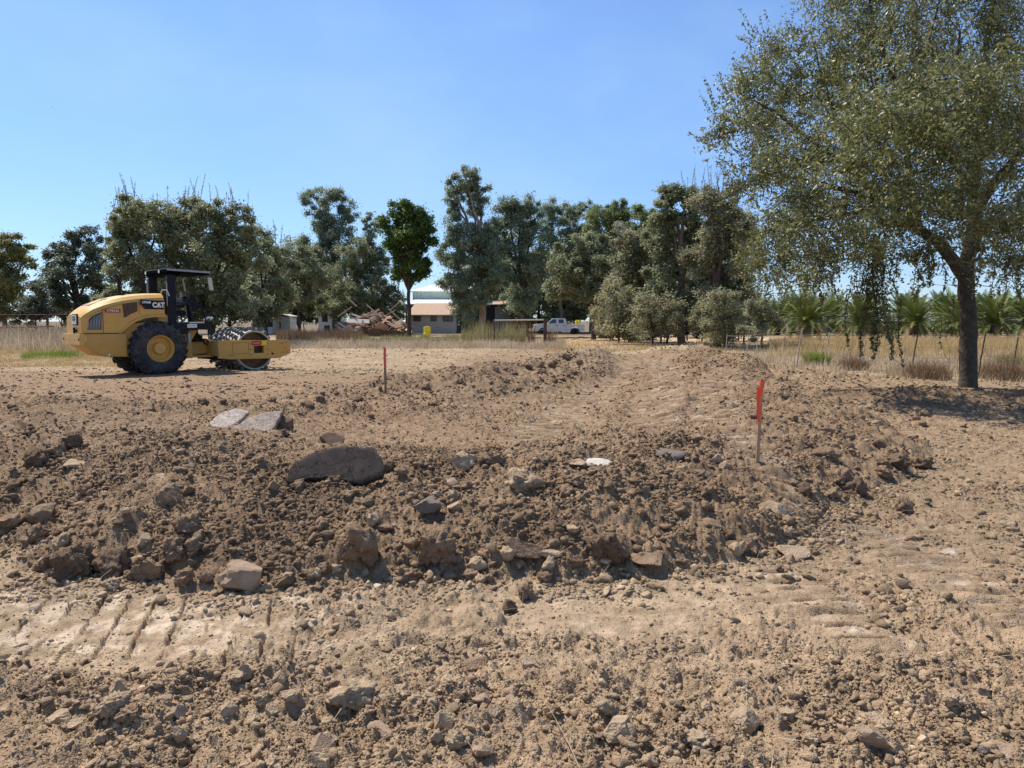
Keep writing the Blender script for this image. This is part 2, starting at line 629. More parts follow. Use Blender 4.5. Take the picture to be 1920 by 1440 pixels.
def H(x, y, fine=True):
    x = np.asarray(x, dtype=np.float64)
    y = np.asarray(y, dtype=np.float64)
    s = zones(x, y)
    r = rough(x, y, s)
    z = zmacro(x, y, s)
    z = z - 0.20 * np.exp(-(((x - SLABPIT[0]) / 0.34) ** 2 + ((y - SLABPIT[1] - .12) / 0.22) ** 2))
    if not fine: return z + 0.0
    z = z + r * 0.085 * fbm(x * 2.0, y * 2.0, 4, 61)
    z = z + r * .13 * sstep(9, 14, y) * np.abs(fbm(x * 3.2, y * 3.2, 4, 62))
    z = z + (0.010 + 0.022 * r) * fbm(x * 9, y * 9, 4, 71)
    churn = sstep(.9, 1.8, x) * sstep(-.1, -.4, s) * sstep(15, 11, y)
    z = z + churn * (0.034 * fbm(x * 2.6, y * 8.5, 4, 72) + .018 * np.abs(fbm(x * 5, y * 14, 3, 73)))
    z = z + .012 * sstep(9, 14, y) * fbm(x * 3, y * 7, 3, 74)
    lim = lambda c: sstep(c * 260, c * 130, y)          # a lump is modelled only where it is larger than a pixel
    fade = sstep(0.12, 0.5, r)
    z = z + fade * (lumps(x, y, 0.42, 81, .4) - .08) * 0.12
    z = z + fade * lumps(x, y, 0.19, 82, .6) * 0.085 * lim(.19)
    z = z + (0.14 * (1 - .8 * smoothlane(x, y, s)) + fade) * lumps(x, y, 0.085, 83, .75) * 0.056 * lim(.085)
    nearf = (y < 12)
    if nearf.any():
        z[nearf] += ((0.2 + fade) * 0.034 * lim(.045))[nearf] * lumps(x[nearf], y[nearf], 0.045, 84, .85)
        z[nearf] += (0.4 + fade[nearf]) * (1 - .75 * smoothlane(x[nearf], y[nearf], s[nearf])) * 0.011 * fbm(x[nearf] * 38, y[nearf] * 38, 4, 85)
    z = z + cleats(x, y, s)
    return z


def hit(px, py, lift=0.0):
    """ground point seen at a photo pixel"""
    rx, ry, rz = ray(px, py)
    t = np.exp(np.linspace(math.log(1.5), math.log(160), 1500))
    gx, gy, gz = rx * t, ry * t, CAM_H + rz * t
    h = H(gx, gy, False) + lift
    k = np.argmax(gz < h)
    if gz[k] >= h[k]: k = len(t) - 1
    k = max(k, 1)
    a = gz[k - 1] - h[k - 1]; b = h[k] - gz[k]
    f = a / max(a + b, 1e-6)
    tt = t[k - 1] * (1 - f) + t[k] * f
    return Vector((rx * tt, ry * tt, float(H(np.array([rx * tt]), np.array([ry * tt]), False)[0])))


def gz(x, y):
    return float(H(np.array([float(x)]), np.array([float(y)]), True)[0])


SOIL = np.array([.275, .195, .122])
BERM = np.array([.25, .168, .102])
MOIST_SHADE = np.array([.155, .105, .067])  # moist dark soil, also used for shade painted on the ground
CRUST = np.array([.365, .278, .187])
WHITE = np.array([.60, .49, .38])
STRAW = np.array([.36, .275, .17])
SAND = np.array([.50, .345, .205])


def soilcol(x, y):
    s = zones(x, y)
    r = rough(x, y, s)
    n = fbm(x * .9, y * .9, 4, 91)
    n2 = fbm(x * 5, y * 5, 3, 92)
    n3 = fbm(x * .22, y * .22, 3, 93)
    c = SOIL[None, :] * np.ones((len(x), 1))

    def mixin(col, f):
        nonlocal c
        f = np.clip(f, 0, 1)[:, None]
        c = c * (1 - f) + col[None, :] * f
    mixin(BERM, sstep(-.05, .15, s) * (1 - .45 * sstep(3, 5, s)) * (.8 + .5 * n))
    mixin(MOIST_SHADE, sstep(.05, .45, n + .3 * n2) * sstep(.0, .2, s) * .75)
    # dark, freshly turned band behind the left end of the berm
    d4, _ = pdist(x, y, WIND4)
    mixin(MOIST_SHADE, np.exp(-(d4 / 1.9) ** 2) * (.75 + .5 * n))
    for pl, wd in ((WIND1, 1.2), (WIND2, 1.0)):
        d, _ = pdist(x, y, pl)
        mixin(MOIST_SHADE, np.exp(-(d / wd) ** 2) * (.62 + .6 * n))
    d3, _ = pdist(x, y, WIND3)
    mixin(MOIST_SHADE, np.exp(-(d3 / 1.7) ** 2) * (.75 + .5 * n))  # dark turned soil, with the tree's shade painted into its colour
    # scraped crust on the lane
    sm = smoothlane(x, y, s)
    mixin(CRUST, sm * (.55 + .6 * n2))
    whit = sm * .45 * sstep(-.4, -1.2, x) * sstep(.0, .16, n2 + .5 * fbm(x * 14, y * 5, 3, 95)) * sstep(3.45, 3.65, y) * sstep(4.6, 4.2, y)
    mixin(WHITE, whit * .95)
    # levelled lane and pad interior: lighter, dusty
    mixin(SOIL * .35 + BERM * .65, sstep(3.2, 5, s) * sstep(-1.0, .4, x) * .9)
    strk = fbm(x * .25, y * 1.1, 4, 96)
    mixin(BERM, sstep(3.2, 5, s) * sstep(.5, -1.5, x) * (.85 + 1.1 * strk))
    mixin(SOIL * 1.2, sstep(.1, .45, fbm(x * .4, y * 2.2, 4, 97)) * sstep(3.2, 5, s) * .6)
    # dried pale crust left on the cleat prints, shade painted into their grooves
    tm = trackmask(x, y)
    nn = perlin(x * 2.2, y * 2.2, 51)
    per = np.where((s > 0), .31, .17)
    ph = np.where(s > 0, (y + .15 * x + .09 * nn) / .31, (y + .12 * (x - 2) + .015 * nn) / .17)
    fr = np.abs(ph - np.round(ph)) * 2
    brk = sstep(-.25, .15, perlin(x * 3.5, y * 6, 98))
    mixin(WHITE * .75, tm * sstep(.45, .8, fr) * brk * np.where(s > 0, .5, .6) * sstep(-.1, .3, n2 + .2))
    mixin(MOIST_SHADE, tm * sstep(.3, .08, fr) * brk * .6)
    # straw-strewn ground further back
    left = sstep(-2, -4, x - .12 * (y - 20)) * sstep(21.2, 24.0, y + 1.3 * n)
    mixin(STRAW, left * (.62 + .8 * n))
    mid = sstep(21.5, 25, y + 2 * n) * sstep(3.2, 1.8, x - .02 * y) * sstep(-8, -5, x)
    mixin((STRAW + 2 * SOIL) / 3, mid * (.15 + 1.3 * n3 + .8 * strk))
    pale = np.exp(-(((x + .2) / 2.6) ** 2 + ((y - 24.5) / 2.2) ** 2))
    mixin(STRAW * .95, pale * .75)
    right = sstep(0, 1.0, y - np.interp(x, [3, 4.5, 6.5, 9, 11, 15, 25], [48, 36, 29, 22.5, 19.8, 18.6, 17.5]) + .8 * n)
    mixin(STRAW, right * (.8 + .5 * n))
    sandy = sstep(44, 52, y + 5 * n) * sstep(80, 70, y) * sstep(-1, 1, x) * sstep(30, 20, x) * sstep(-.4, 0.1, 60 - np.abs(y - 58) - 40)
    mixin(SAND, sandy)
    far = sstep(70, 90, y)
    mixin(STRAW * .5, far)
    c = c * (1 + .22 * n2 + .14 * n)[:, None]
    c = c * (1 + .20 * sstep(5.5, 4.2, y) * (s < 0))[:, None]
    return np.clip(c, .02, .9)


# polar sheet: fine inside the view, coarse elsewhere, out to the horizon
def build_ground():
    rr = [0.25]
    while rr[-1] < 3200:
        q = rr[-1]
        if q < 2.2: d = 0.05
        elif q < 30: d = max(0.011, 0.0036 * q)
        else: d = q * min(0.06, 0.0036 + (q - 30) * 0.0008)
        rr.append(q + d)
    rr = np.array(rr)
    fine = np.linspace(-R(40), R(40), 1250)
    co1 = np.linspace(R(40), R(320), 90)[1:-1]
    th = np.concatenate([fine, co1])
    Rg, Tg = np.meshgrid(rr, th, indexing='ij')
    X = (Rg * np.sin(Tg)).ravel()
    Y = (Rg * np.cos(Tg)).ravel()
    Z = np.empty_like(X)
    CH = 200000
    for i in range(0, len(X), CH):
        Z[i:i + CH] = H(X[i:i + CH], Y[i:i + CH])
    Z[Rg.ravel() > 200] = 0.1
    Z = np.where(Rg.ravel() > 90, Z * .0 + 0.05, Z)
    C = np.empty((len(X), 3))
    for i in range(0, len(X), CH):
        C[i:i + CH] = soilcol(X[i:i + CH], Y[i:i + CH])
    nr, ntt = Rg.shape
    i = np.arange(nr - 1)[:, None] * ntt
    j = np.arange(ntt)[None, :]
    j2 = (j + 1) % ntt
    F = np.stack([(i + j).ravel(), (i + j2).ravel(), (i + ntt + j2).ravel(), (i + ntt + j).ravel()], 1)[:, ::-1]
    V = np.stack([X, Y, Z], 1)
    # centre cap
    V = np.vstack([V, [[0, 0, V[0, 2]]]])
    C = np.vstack([C, C[:1]])
    g = mesh_np('ground', V, F, soil_mat('soil', 0.010, 55), col=C, smooth=True)
    tag(g, 'bare tan and brown earth graded by machines, dry field beyond', None, None, 'structure')
    return g


M_SOILV = soil_mat('clod_soil', 0.006, 80)
build_ground()


# ------------------------------------------------------------------ clods
def ico(sub):
    bm = bmesh.new()
    bmesh.ops.create_icosphere(bm, subdivisions=sub, radius=1)
    V = np.array([v.co[:] for v in bm.verts])
    F = np.array([[v.index for v in f.verts] for f in bm.faces])
    bm.free()
    return V, F


ICO = {k: ico(k) for k in (1, 2, 3, 4)}


def clod_shape(sub, seed, lump=.28, cuts=6, cutd=(.62, .9), freq=1.6, fine=.05):
    V, F = ICO[sub]
    r = random.Random(seed)
    V = V.copy()
    off = Vector((r.uniform(-50, 50), r.uniform(-50, 50), r.uniform(-50, 50)))
    d = np.array([mn.fractal(Vector(p) * freq + off, 1.0, 2.0, 3 if sub < 3 else 5) for p in V])
    V = V * (1 + lump * d)[:, None]
    for _ in range(cuts):
        n = np.array([r.gauss(0, 1) for _ in range(3)])
        n /= np.linalg.norm(n)
        c = r.uniform(*cutd)
        q = V @ n - c
        V = V - np.where(q > 0, q, 0)[:, None] * n[None, :]
    if fine and sub >= 3:
        e = np.array([mn.fractal(Vector(p) * 5.0 + off, .7, 2.1, 5) for p in V])
        V = V * (1 + fine * e)[:, None]
    return V, F


def rotm(rz, rx=0, ry=0):
    return np.array((Matrix.Rotation(rz, 3, 'Z') @ Matrix.Rotation(rx, 3, 'X') @ Matrix.Rotation(ry, 3, 'Y')))


def scatter_clods():
    """uncountable crumbs and small clods lying on the soil"""
    r = np.random.default_rng(11)
    prot = {1: [clod_shape(1, 100 + i, .7, 5, (.4, .8)) for i in range(10)], 2: [clod_shape(2, 200 + i, .7, 9, (.42, .8), 2.0) for i in range(12)]}
    P = []
    # candidate points in rings, density by zone, radius by power law

    def ring(y0, y1, n, s0, s1, pw, xw=.80, rmin=0.0):
        yy = np.sqrt(r.uniform(y0 ** 2, y1 ** 2, n))
        xx = r.uniform(-1, 1, n) * (yy * xw + .3)
        s = zones(xx, yy)
        rg = rough(xx, yy, s)
        sm = smoothlane(xx, yy, s)
        foot = np.exp(-((s + .02) / .26) ** 2)
        pr = np.clip((rg - rmin) * 1.15, 0.03, 1) * (1 - .88 * sm)
        pr = np.maximum(pr, .95 * foot * (yy < 11))
        clump = sstep(-.35, .3, perlin(xx * 1.7, yy * 1.7, 301)) * .75 + .25
        keep = r.random(n) < pr * clump
        xx, yy, rg = xx[keep], yy[keep], rg[keep]
        u = r.random(len(xx))
        sz = (s0 ** -pw + u * (s1 ** -pw - s0 ** -pw)) ** (-1 / pw)
        P.append((xx, yy, sz))
    ring(2.2, 3.8, 130000, .0034, .026, 2.3)
    ring(2.2, 3.8, 1500, .016, .038, 1.8)
    ring(3.8, 7.4, 180000, .005, .034, 2.3)
    ring(3.8, 8.0, 3600, .022, .055, 2.0)
    ring(4.2, 6.2, 9000, .014, .045, 1.8, .8, .55)
    ring(7, 13, 80000, .009, .038, 2.6)
    ring(13, 24, 80000, .015, .07, 2.4)
    ring(24, 48, 14000, .03, .08, 2.8, .7)
    X = np.concatenate([p[0] for p in P]); Y = np.concatenate([p[1] for p in P]); S = np.concatenate([p[2] for p in P])
    Z = H(X, Y)
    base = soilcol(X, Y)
    VV, FF, CC = [], [], []
    off = 0
    detail = (S / Y > 0.0075)
    for lev, sel in ((1, ~detail), (2, detail)):
        idx = np.nonzero(sel)[0]
        kind = r.integers(0, len(prot[lev]), len(idx))
        for k, (pv, pf) in enumerate(prot[lev]):
            q = idx[kind == k]
            n = len(q)
            if not n: continue
            a = r.uniform(0, 2 * math.pi, n)
            b = r.uniform(-.7, .7, n)
            ca, sa, cb, sb = np.cos(a), np.sin(a), np.cos(b), np.sin(b)
            sc3 = np.stack([S[q] * r.uniform(.8, 1.35, n), S[q] * r.uniform(.7, 1.1, n), S[q] * r.uniform(.5, .9, n)], 1)
            L = pv[None, :, :] * sc3[:, None, :]
            y1 = L[:, :, 1] * cb[:, None] - L[:, :, 2] * sb[:, None]
            z1 = L[:, :, 1] * sb[:, None] + L[:, :, 2] * cb[:, None]
            x2 = L[:, :, 0] * ca[:, None] - y1 * sa[:, None]
            y2 = L[:, :, 0] * sa[:, None] + y1 * ca[:, None]
            W = np.stack([x2 + X[q][:, None], y2 + Y[q][:, None], z1 + (Z[q] + .16 * S[q])[:, None]], 2).reshape(-1, 3)
            F = (pf[None] + (np.arange(n) * len(pv))[:, None, None]).reshape(-1, 3) + off
            br = (r.uniform(.75, 1.22, n))[:, None] * base[q]
            pale = r.random(n) < .03
            br[pale] = br[pale] * 1.3 + .05
            CC.append(np.repeat(br, len(pv), 0))
            VV.append(W); FF.append(F)
            off += len(W)
    o = mesh_np('soil_crumbs', np.vstack(VV), np.vstack(FF), M_SOILV, col=np.clip(np.vstack(CC), .02, .85))
    pass
    tag(o, 'small loose clods and crumbs of soil strewn over the graded earth', 'loose soil', None, 'stuff')


scatter_clods()

SOILM = {
    'b': soil_mat('clod_brown', .012, 45, False, (.265, .18, .115)),
    't': soil_mat('clod_tan', .010, 45, False, (.385, .285, .185)),
    'd': soil_mat('clod_dark', .012, 42, False, (.185, .125, .08)),
    'w': soil_mat('concrete_white', .004, 60, False, (.55, .50, .43)),
    'p': soil_mat('rock_pale', .004, 70, False, (.33, .235, .16)),
    'g': soil_mat('slab_grey', .003, 60, False, (.17, .145, .125)),
    'c': soil_mat('slab_pale', .005, 45, False, (.42, .34, .27)),
}
# px, py, width px, height px, shape, colour, label
CAT = [
 (91, 1050, 44, 40, 'l', 'd', 'dark rounded clod left of the biggest clod at the berm foot'),
 (138, 1046, 68, 74, 'l', 'd', 'biggest dark clod, at the left foot of the soil berm'),
 (215, 1046, 70, 58, 'l', 'd', 'big dark clod just right of the biggest one at the berm foot'),
 (213, 1092, 30, 28, 'l', 't', 'round tan ball of soil alone on the scraped lane left of centre'),
 (283, 1062, 52, 50, 'l', 'b', 'brown crumbly clod at the berm foot above right of the round ball'),
 (327, 1040, 34, 30, 'l', 'b', 'small brown clod above the clod pair at the berm foot'),
 (346, 1078, 32, 32, 'l', 'b', 'brown knobbly clod at the berm foot left of the pale-faced rock'),
 (386, 1078, 26, 24, 'l', 'b', 'little brown clod tucked against the left of the pale-faced rock'),
 (245, 1078, 22, 22, 'l', 'b', 'small clod between the round ball and the brown crumbly clod'),
 (462, 1078, 70, 62, 'r', 'p', 'large wedge of rock with a pale flat face at the berm foot'),
 (70, 852, 40, 46, 'l', 'd', 'dark lump at the left end of the hollow clod cluster on the berm'),
 (100, 842, 44, 44, 'l', 'b', 'rounded clod in the middle of the hollow cluster on the berm'),
 (137, 832, 34, 32, 'l', 'd', 'dark clod at the right end of the hollow cluster on the berm'),
 (75, 886, 36, 18, 'l', 'd', 'low dark clod just below the hollow cluster on the berm'),
 (160, 913, 22, 24, 'l', 'b', 'small round clod right of and below the hollow cluster'),
 (253, 952, 23, 22, 'l', 'b', 'ball-shaped clod alone in the middle of the left berm slope'),
 (318, 926, 42, 36, 'r', 'b', 'cracked angular clod on the left berm slope above the ball-shaped one'),
 (352, 975, 46, 46, 'l', 'b', 'crumbly clod on the slope right of the ball-shaped clod'),
 (83, 960, 44, 32, 'r', 'b', 'angular clod on the slope near the left edge'),
 (117, 1010, 30, 30, 'l', 't', 'tan clod above the biggest dark clods on the slope'),
 (70, 1000, 30, 28, 'l', 'b', 'brown clod left of the tan clod low on the slope'),
 (323, 1024, 40, 36, 'l', 'b', 'knobbly brown clod low on the left slope'),
 (273, 1022, 26, 20, 'r', 't', 'small angular tan clod low on the left slope'),
 (360, 1022, 30, 26, 'l', 'b', 'rounded clod between the knobbly one and the pale-faced rock'),
 (14, 985, 60, 40, 'l', 'b', 'brown clod cut by the left edge of the picture on the slope'),
 (302, 888, 28, 16, 'f', 't', 'thin tan plate of soil lying on the left slope'),
 (140, 868, 36, 18, 'f', 't', 'flat tan plate beside the hollow clod cluster'),
 (617, 817, 44, 34, 'f', 'b', 'flat brown plate of soil above the dark slab'),
 (381, 752, 19, 18, 'l', 'd', 'dark clod on the flat above the two pale slabs'),
 (509, 749, 19, 17, 'l', 'd', 'dark clod on the flat right above the pale slabs'),
 (577, 757, 24, 18, 'l', 'd', 'left one of two dark clods behind the dark slab'),
 (601, 756, 16, 14, 'l', 'd', 'right one of two dark clods behind the dark slab'),
 (668, 748, 24, 14, 'l', 'd', 'dark clod left of the far wooden stake'),
 (863, 862, 46, 36, 'r', 't', 'tan angular rock on the berm crest right of the dark slab'),
 (1117, 856, 46, 24, 's', 'w', 'white broken concrete chunk on the berm crest'),
 (1085, 868, 26, 14, 'f', 't', 'tan flake leaning on the white concrete chunk'),
 (1003, 855, 28, 20, 'l', 'b', 'rounded clod on the crest left of the white concrete chunk'),
 (925, 860, 36, 28, 'l', 'b', 'brown clod on the crest right of the tan angular rock'),
 (955, 846, 26, 18, 'l', 't', 'tan clod on the crest between the rock and the white chunk'),
 (772, 862, 24, 18, 'l', 'd', 'dark clod right beside the dark slab'),
 (780, 876, 20, 16, 'l', 't', 'small tan clod below the dark clod beside the slab'),
 (980, 893, 60, 46, 'l', 't', 'big mound-like tan clod below the crest at mid berm'),
 (1070, 896, 34, 26, 'l', 'b', 'brown clod below the white concrete chunk'),
 (1205, 912, 22, 20, 'l', 'b', 'round brown clod on the slope right of the white chunk'),
 (803, 950, 50, 28, 'r', 'g', 'grey broken chunk of asphalt in the middle of the slope'),
 (850, 924, 21, 22, 'l', 't', 'round tan clod above the grey asphalt chunk'),
 (820, 926, 14, 14, 'l', 't', 'small round tan clod left of the round tan clod'),
 (853, 948, 24, 20, 'r', 't', 'angular tan clod right of the grey asphalt chunk'),
 (690, 934, 24, 18, 'l', 'b', 'round clod below the right end of the dark slab'),
 (655, 922, 30, 18, 'r', 'b', 'clod directly under the dark slab'),
 (818, 1008, 76, 68, 'l', 'b', 'big crumbly brown clod low in the middle of the berm'),
 (680, 1020, 66, 76, 'l', 'b', 'tall crumbly mass of soil at the foot left of centre'),
 (983, 1016, 66, 38, 'r', 'b', 'large smooth-faced angular clod low in the middle'),
 (1133, 1016, 68, 58, 'l', 'd', 'big dark crumbly clod low on the berm right of centre'),
 (1215, 1038, 76, 34, 's', 'b', 'long flat slab of soil at the foot right of centre'),
 (950, 1040, 30, 26, 'r', 't', 'tan angular clod left below the smooth-faced clod'),
 (893, 1050, 32, 28, 'r', 't', 'tan pointed clod at the foot in the middle'),
 (760, 1070, 46, 30, 'l', 'b', 'brown clod at the foot below the big crumbly clod'),
 (901, 1078, 26, 24, 'l', 't', 'tan clod at the very foot of the berm in the middle'),
 (918, 1082, 16, 14, 'l', 'b', 'small brown clod touching the tan clod at the foot'),
 (1040, 1043, 52, 16, 's', 't', 'log-shaped tan clod at the foot right of the middle'),
 (985, 1108, 29, 32, 'l', 'b', 'upper one of two dark clods alone on the smooth lane'),
 (957, 1132, 27, 27, 'l', 'd', 'lower one of two dark clods alone on the smooth lane'),
 (1252, 850, 46, 16, 's', 'g', 'small dark flat slab on the crest left of the orange stake'),
 (1328, 976, 50, 26, 's', 'b', 'slanting brown slab on the slope below the orange stake'),
 (1382, 1034, 26, 32, 'l', 't', 'upright tan clod right of the slanting brown slab'),
 (1391, 1014, 36, 30, 'r', 'b', 'brown clod above the upright tan clod'),
 (1447, 945, 48, 26, 'r', 't', 'tan rock with a shaded underside below the orange stake'),
 (1480, 1028, 54, 30, 's', 't', 'grooved tan slab at the right foot of the berm'),
 (1474, 1000, 22, 17, 'l', 't', 'small tan clod above the grooved slab'),
 (1508, 915, 24, 22, 'l', 'd', 'dark clod on the right lobe of the berm'),
 (1490, 905, 26, 20, 'l', 'b', 'brown clod beside the dark clod on the right lobe'),
 (1572, 895, 44, 42, 'l', 'b', 'brown rounded clod at the front of the right lobe'),
 (1600, 912, 44, 46, 'l', 'd', 'large dark clod at the front foot of the right lobe'),
 (1562, 928, 28, 22, 'l', 'b', 'brown clod left of the large dark one at the lobe foot'),
 (1657, 884, 30, 22, 'l', 'b', 'rounded clod at the right foot of the lobe'),
 (1683, 868, 40, 28, 'l', 'd', 'dark clod near the outermost tip of the lobe'),
 (1727, 866, 34, 26, 'l', 'd', 'dark clod at the outermost tip of the lobe'),
 (1554, 850, 42, 26, 'l', 'b', 'brown hump-shaped clod high on the right lobe'),
 (1650, 832, 22, 22, 'l', 'd', 'dark clod sticking up on the back edge of the lobe'),
 (1693, 944, 32, 36, 'l', 'b', 'lone upright clod on the track lane right of the berm'),
 (1780, 1030, 36, 18, 's', 'c', 'flat pale flake lying on the lane at the right'),
 (1893, 978, 26, 12, 's', 't', 'small pale flake on the lane near the right edge'),
 (115, 1325, 46, 28, 'r', 't', 'angular tan clod in the loose soil nearest the camera on the left'),
 (217, 1336, 56, 38, 'l', 't', 'largest tan clod in the loose soil at the lower left'),
 (248, 1352, 44, 30, 'l', 'b', 'brown clod touching the right of the largest tan clod'),
 (227, 1281, 36, 34, 'r', 't', 'tan clod above the largest one at the lower left'),
 (60, 1282, 48, 36, 'l', 'b', 'brown clod in the loose soil by the left edge'),
 (448, 1263, 38, 36, 'r', 't', 'pointed tan clod on the edge of the scraped lane'),
 (335, 1338, 30, 26, 'r', 'p', 'pale clod right of the largest tan clod at lower left'),
 (312, 1325, 30, 18, 'r', 'p', 'pale flat clod left of the pale clod at lower left'),
 (333, 1372, 26, 32, 'r', 't', 'small upright tan clod below the pale clod at lower left'),
 (370, 1291, 24, 20, 'l', 'd', 'dark round clod in the loose soil left of centre'),
 (250, 1253, 18, 16, 'l', 'd', 'small dark clod at the upper edge of the loose soil'),
 (510, 1326, 30, 26, 'r', 't', 'half-buried tan clod at lower centre left'),
 (492, 1308, 30, 22, 'l', 't', 'rounded tan clod above the half-buried one'),
 (602, 1377, 52, 38, 'r', 'p', 'pale blocky clod near the lower edge left of centre'),
 (603, 1420, 42, 30, 'r', 't', 'tan clod below the pale blocky one at the lower edge'),
 (565, 1428, 30, 24, 'l', 't', 'round clod left of the tan one at the lower edge'),
 (510, 1425, 38, 28, 'l', 't', 'wide tan clod at the lower edge left of centre'),
 (667, 1290, 78, 48, 'l', 't', 'broad tan clod in the loose soil left of the middle'),
 (750, 1296, 38, 28, 'l', 't', 'tan clod right of the broad one'),
 (833, 1350, 44, 44, 'r', 't', 'large angular tan clod near the lower middle'),
 (820, 1388, 24, 26, 'l', 't', 'egg-shaped clod below the large angular one'),
 (717, 1352, 50, 30, 's', 'p', 'pale flat clod in the loose soil left of the middle'),
 (860, 1396, 42, 34, 'l', 't', 'rounded tan clod at the lower middle'),
 (905, 1405, 38, 32, 'r', 'p', 'pale blocky clod at the lower middle'),
 (924, 1341, 30, 24, 'r', 't', 'small blocky tan clod in the middle of the loose soil'),
 (1160, 1366, 60, 40, 'r', 't', 'large tan clod with a cracked side right of the lower middle'),
 (1037, 1326, 34, 26, 'l', 'b', 'round brownish clod in the loose soil right of the middle'),
 (993, 1240, 44, 26, 'r', 't', 'cracked tan block pressed into the rough strip'),
 (885, 1236, 46, 30, 'r', 'b', 'tan and brown clod pressed into the rough strip'),
 (1397, 1330, 52, 44, 'r', 't', 'tan clod casting a dark shadow at the lower right'),
 (1632, 1400, 64, 38, 'r', 'p', 'cracked pale rock at the lower right'),
 (1553, 1386, 30, 24, 'r', 'b', 'brown clod left of the cracked pale rock'),
 (1520, 1388, 32, 24, 'l', 't', 'tan clod second to the left of the cracked pale rock'),
 (1643, 1360, 38, 22, 's', 't', 'flat tan clod above the cracked pale rock'),
 (1885, 1397, 52, 26, 's', 'p', 'flat pale clod in the lower right corner'),
 (1844, 1405, 20, 20, 'l', 'g', 'small round grey stone in the lower right corner'),
 (1312, 1390, 48, 34, 'l', 't', 'rounded tan clod right of the lower middle by the edge'),
 (1323, 1318, 22, 18, 'r', 't', 'small blocky clod at the lower right, upper edge of the loose soil'),
 (1337, 1406, 24, 18, 'l', 'd', 'dark clod beside the rounded tan one at the lower edge'),
]


def single_clod(i, px, py, wp, hp, shp, colr, label, group=None, sub=3):
    g = hit(px, py + hp * .42)
    dist = math.hypot(g.x, g.y)
    u = wp / FPX * g.y * .54
    v = hp / FPX * g.y * .52
    r = random.Random(500 + i)
    if shp == 'l':
        V, F = clod_shape(sub, 900 + i, .6, 5, (.65, .95), 1.6, .26)
        scl = (u, u * .9, v)
    elif shp == 'r':
        V, F = clod_shape(sub, 900 + i, .35, 9, (.45, .78), 1.2, .06)
        scl = (u * 1.25, u * 1.1, v * 1.3)
    elif shp == 'f':
        V, F = clod_shape(sub, 900 + i, .12, 9, (.5, .8), 1.2, .03)
        scl = (u * 1.25, u * 1.2, v * .6)
    else:
        V, F = clod_shape(sub, 900 + i, .10, 9, (.45, .75), 1.2, .03)
        scl = (u * 1.35, u * .9, v * .7)
    V = V * np.array(scl)
    if shp == 'f' or shp == 's':
        M = rotm(r.uniform(-.5, .5), r.uniform(.15, .45), r.uniform(-.15, .15))
    else:
        M = rotm(r.uniform(-.4, .4), r.uniform(-.2, .3), r.uniform(-.25, .25))
    V = V @ M.T
    o = mesh_np('rock' if shp in 'rs' else 'dirt_clod', V, F, SOILM[colr], smooth=(shp != 'r'))
    if shp == 'r':
        o.data.polygons.foreach_set('use_smooth', np.ones(len(F), dtype=bool))
        try: o.data.set_sharp_from_angle(angle=R(28))
        except Exception: pass
    zmin = V[:, 2].min()
    o.location = (g.x, g.y, gz(g.x, g.y) - zmin - .30 * (V[:, 2].max() - zmin))
    tag(o, label, 'rock' if shp in 'rs' else 'dirt clod', group)
    return o


for i, e in enumerate(CAT):
    single_clod(i, *e, sub=4 if e[2] > 28 else 3)

# further clods nothing sets apart, zone by zone
rr_ = random.Random(77)
ZN = [  # count, label, group, sampler of pixels, size range, colours
 (34, 'medium brown clod in the loose soil on the face of the berm', 'brown clods on the berm face', lambda: (rr_.uniform(20, 1500), rr_.uniform(900, 1060)), (15, 30), 'bbbtd'),
 (24, 'brown clod among others along the foot of the berm', 'clods along the berm foot', lambda: (rr_.uniform(180, 1400), rr_.uniform(1058, 1086)), (15, 32), 'bbtd'),
 (20, 'brown clod on the crest of the berm beside the levelled lane', 'clods on the berm crest', lambda: (rr_.uniform(760, 1400), rr_.uniform(850, 885)), (12, 24), 'bbtt'),
 (42, 'tan clod in the loose soil nearest the camera', 'tan clods nearest the camera', lambda: (rr_.uniform(10, 1900), rr_.uniform(1270, 1420)), (18, 34), 'ttttp'),
 (24, 'dark clod on the rough windrow beside the levelled lane', 'dark clods on the windrow', lambda: (lambda t: (780 + 330 * t + rr_.uniform(-30, 30), 742 - 60 * t + rr_.uniform(-22, 22)))(rr_.random()), (9, 18), 'dddb'),
 (16, 'dark clod on the turned soil behind the left end of the berm', 'dark clods on the turned soil', lambda: (rr_.uniform(5, 700), rr_.uniform(735, 790)), (9, 17), 'ddb'),
 (22, 'brown clod on the right lobe of the berm behind the orange stake', 'clods on the right lobe', lambda: (lambda t: (1440 + 260 * t + rr_.uniform(-30, 25), 740 + 120 * t + rr_.uniform(-22, 40)))(rr_.random()), (12, 24), 'bbd'),
 (20, 'brown clod in the shade in front of the big tree', 'clods in the tree shade', lambda: (rr_.uniform(1560, 1900), rr_.uniform(735, 800)), (9, 20), 'bbt'),
]
k = len(CAT)
for n, lab, grp, smp, (a, b), cols in ZN:
    for _ in range(n):
        px, py = smp()
        wp = rr_.uniform(a, b)
        k += 1
        single_clod(k, px, py, wp, wp * rr_.uniform(.6, .95), rr_.choice('lllr'), rr_.choice(cols), lab, grp, sub=3 if wp > 16 else 2)


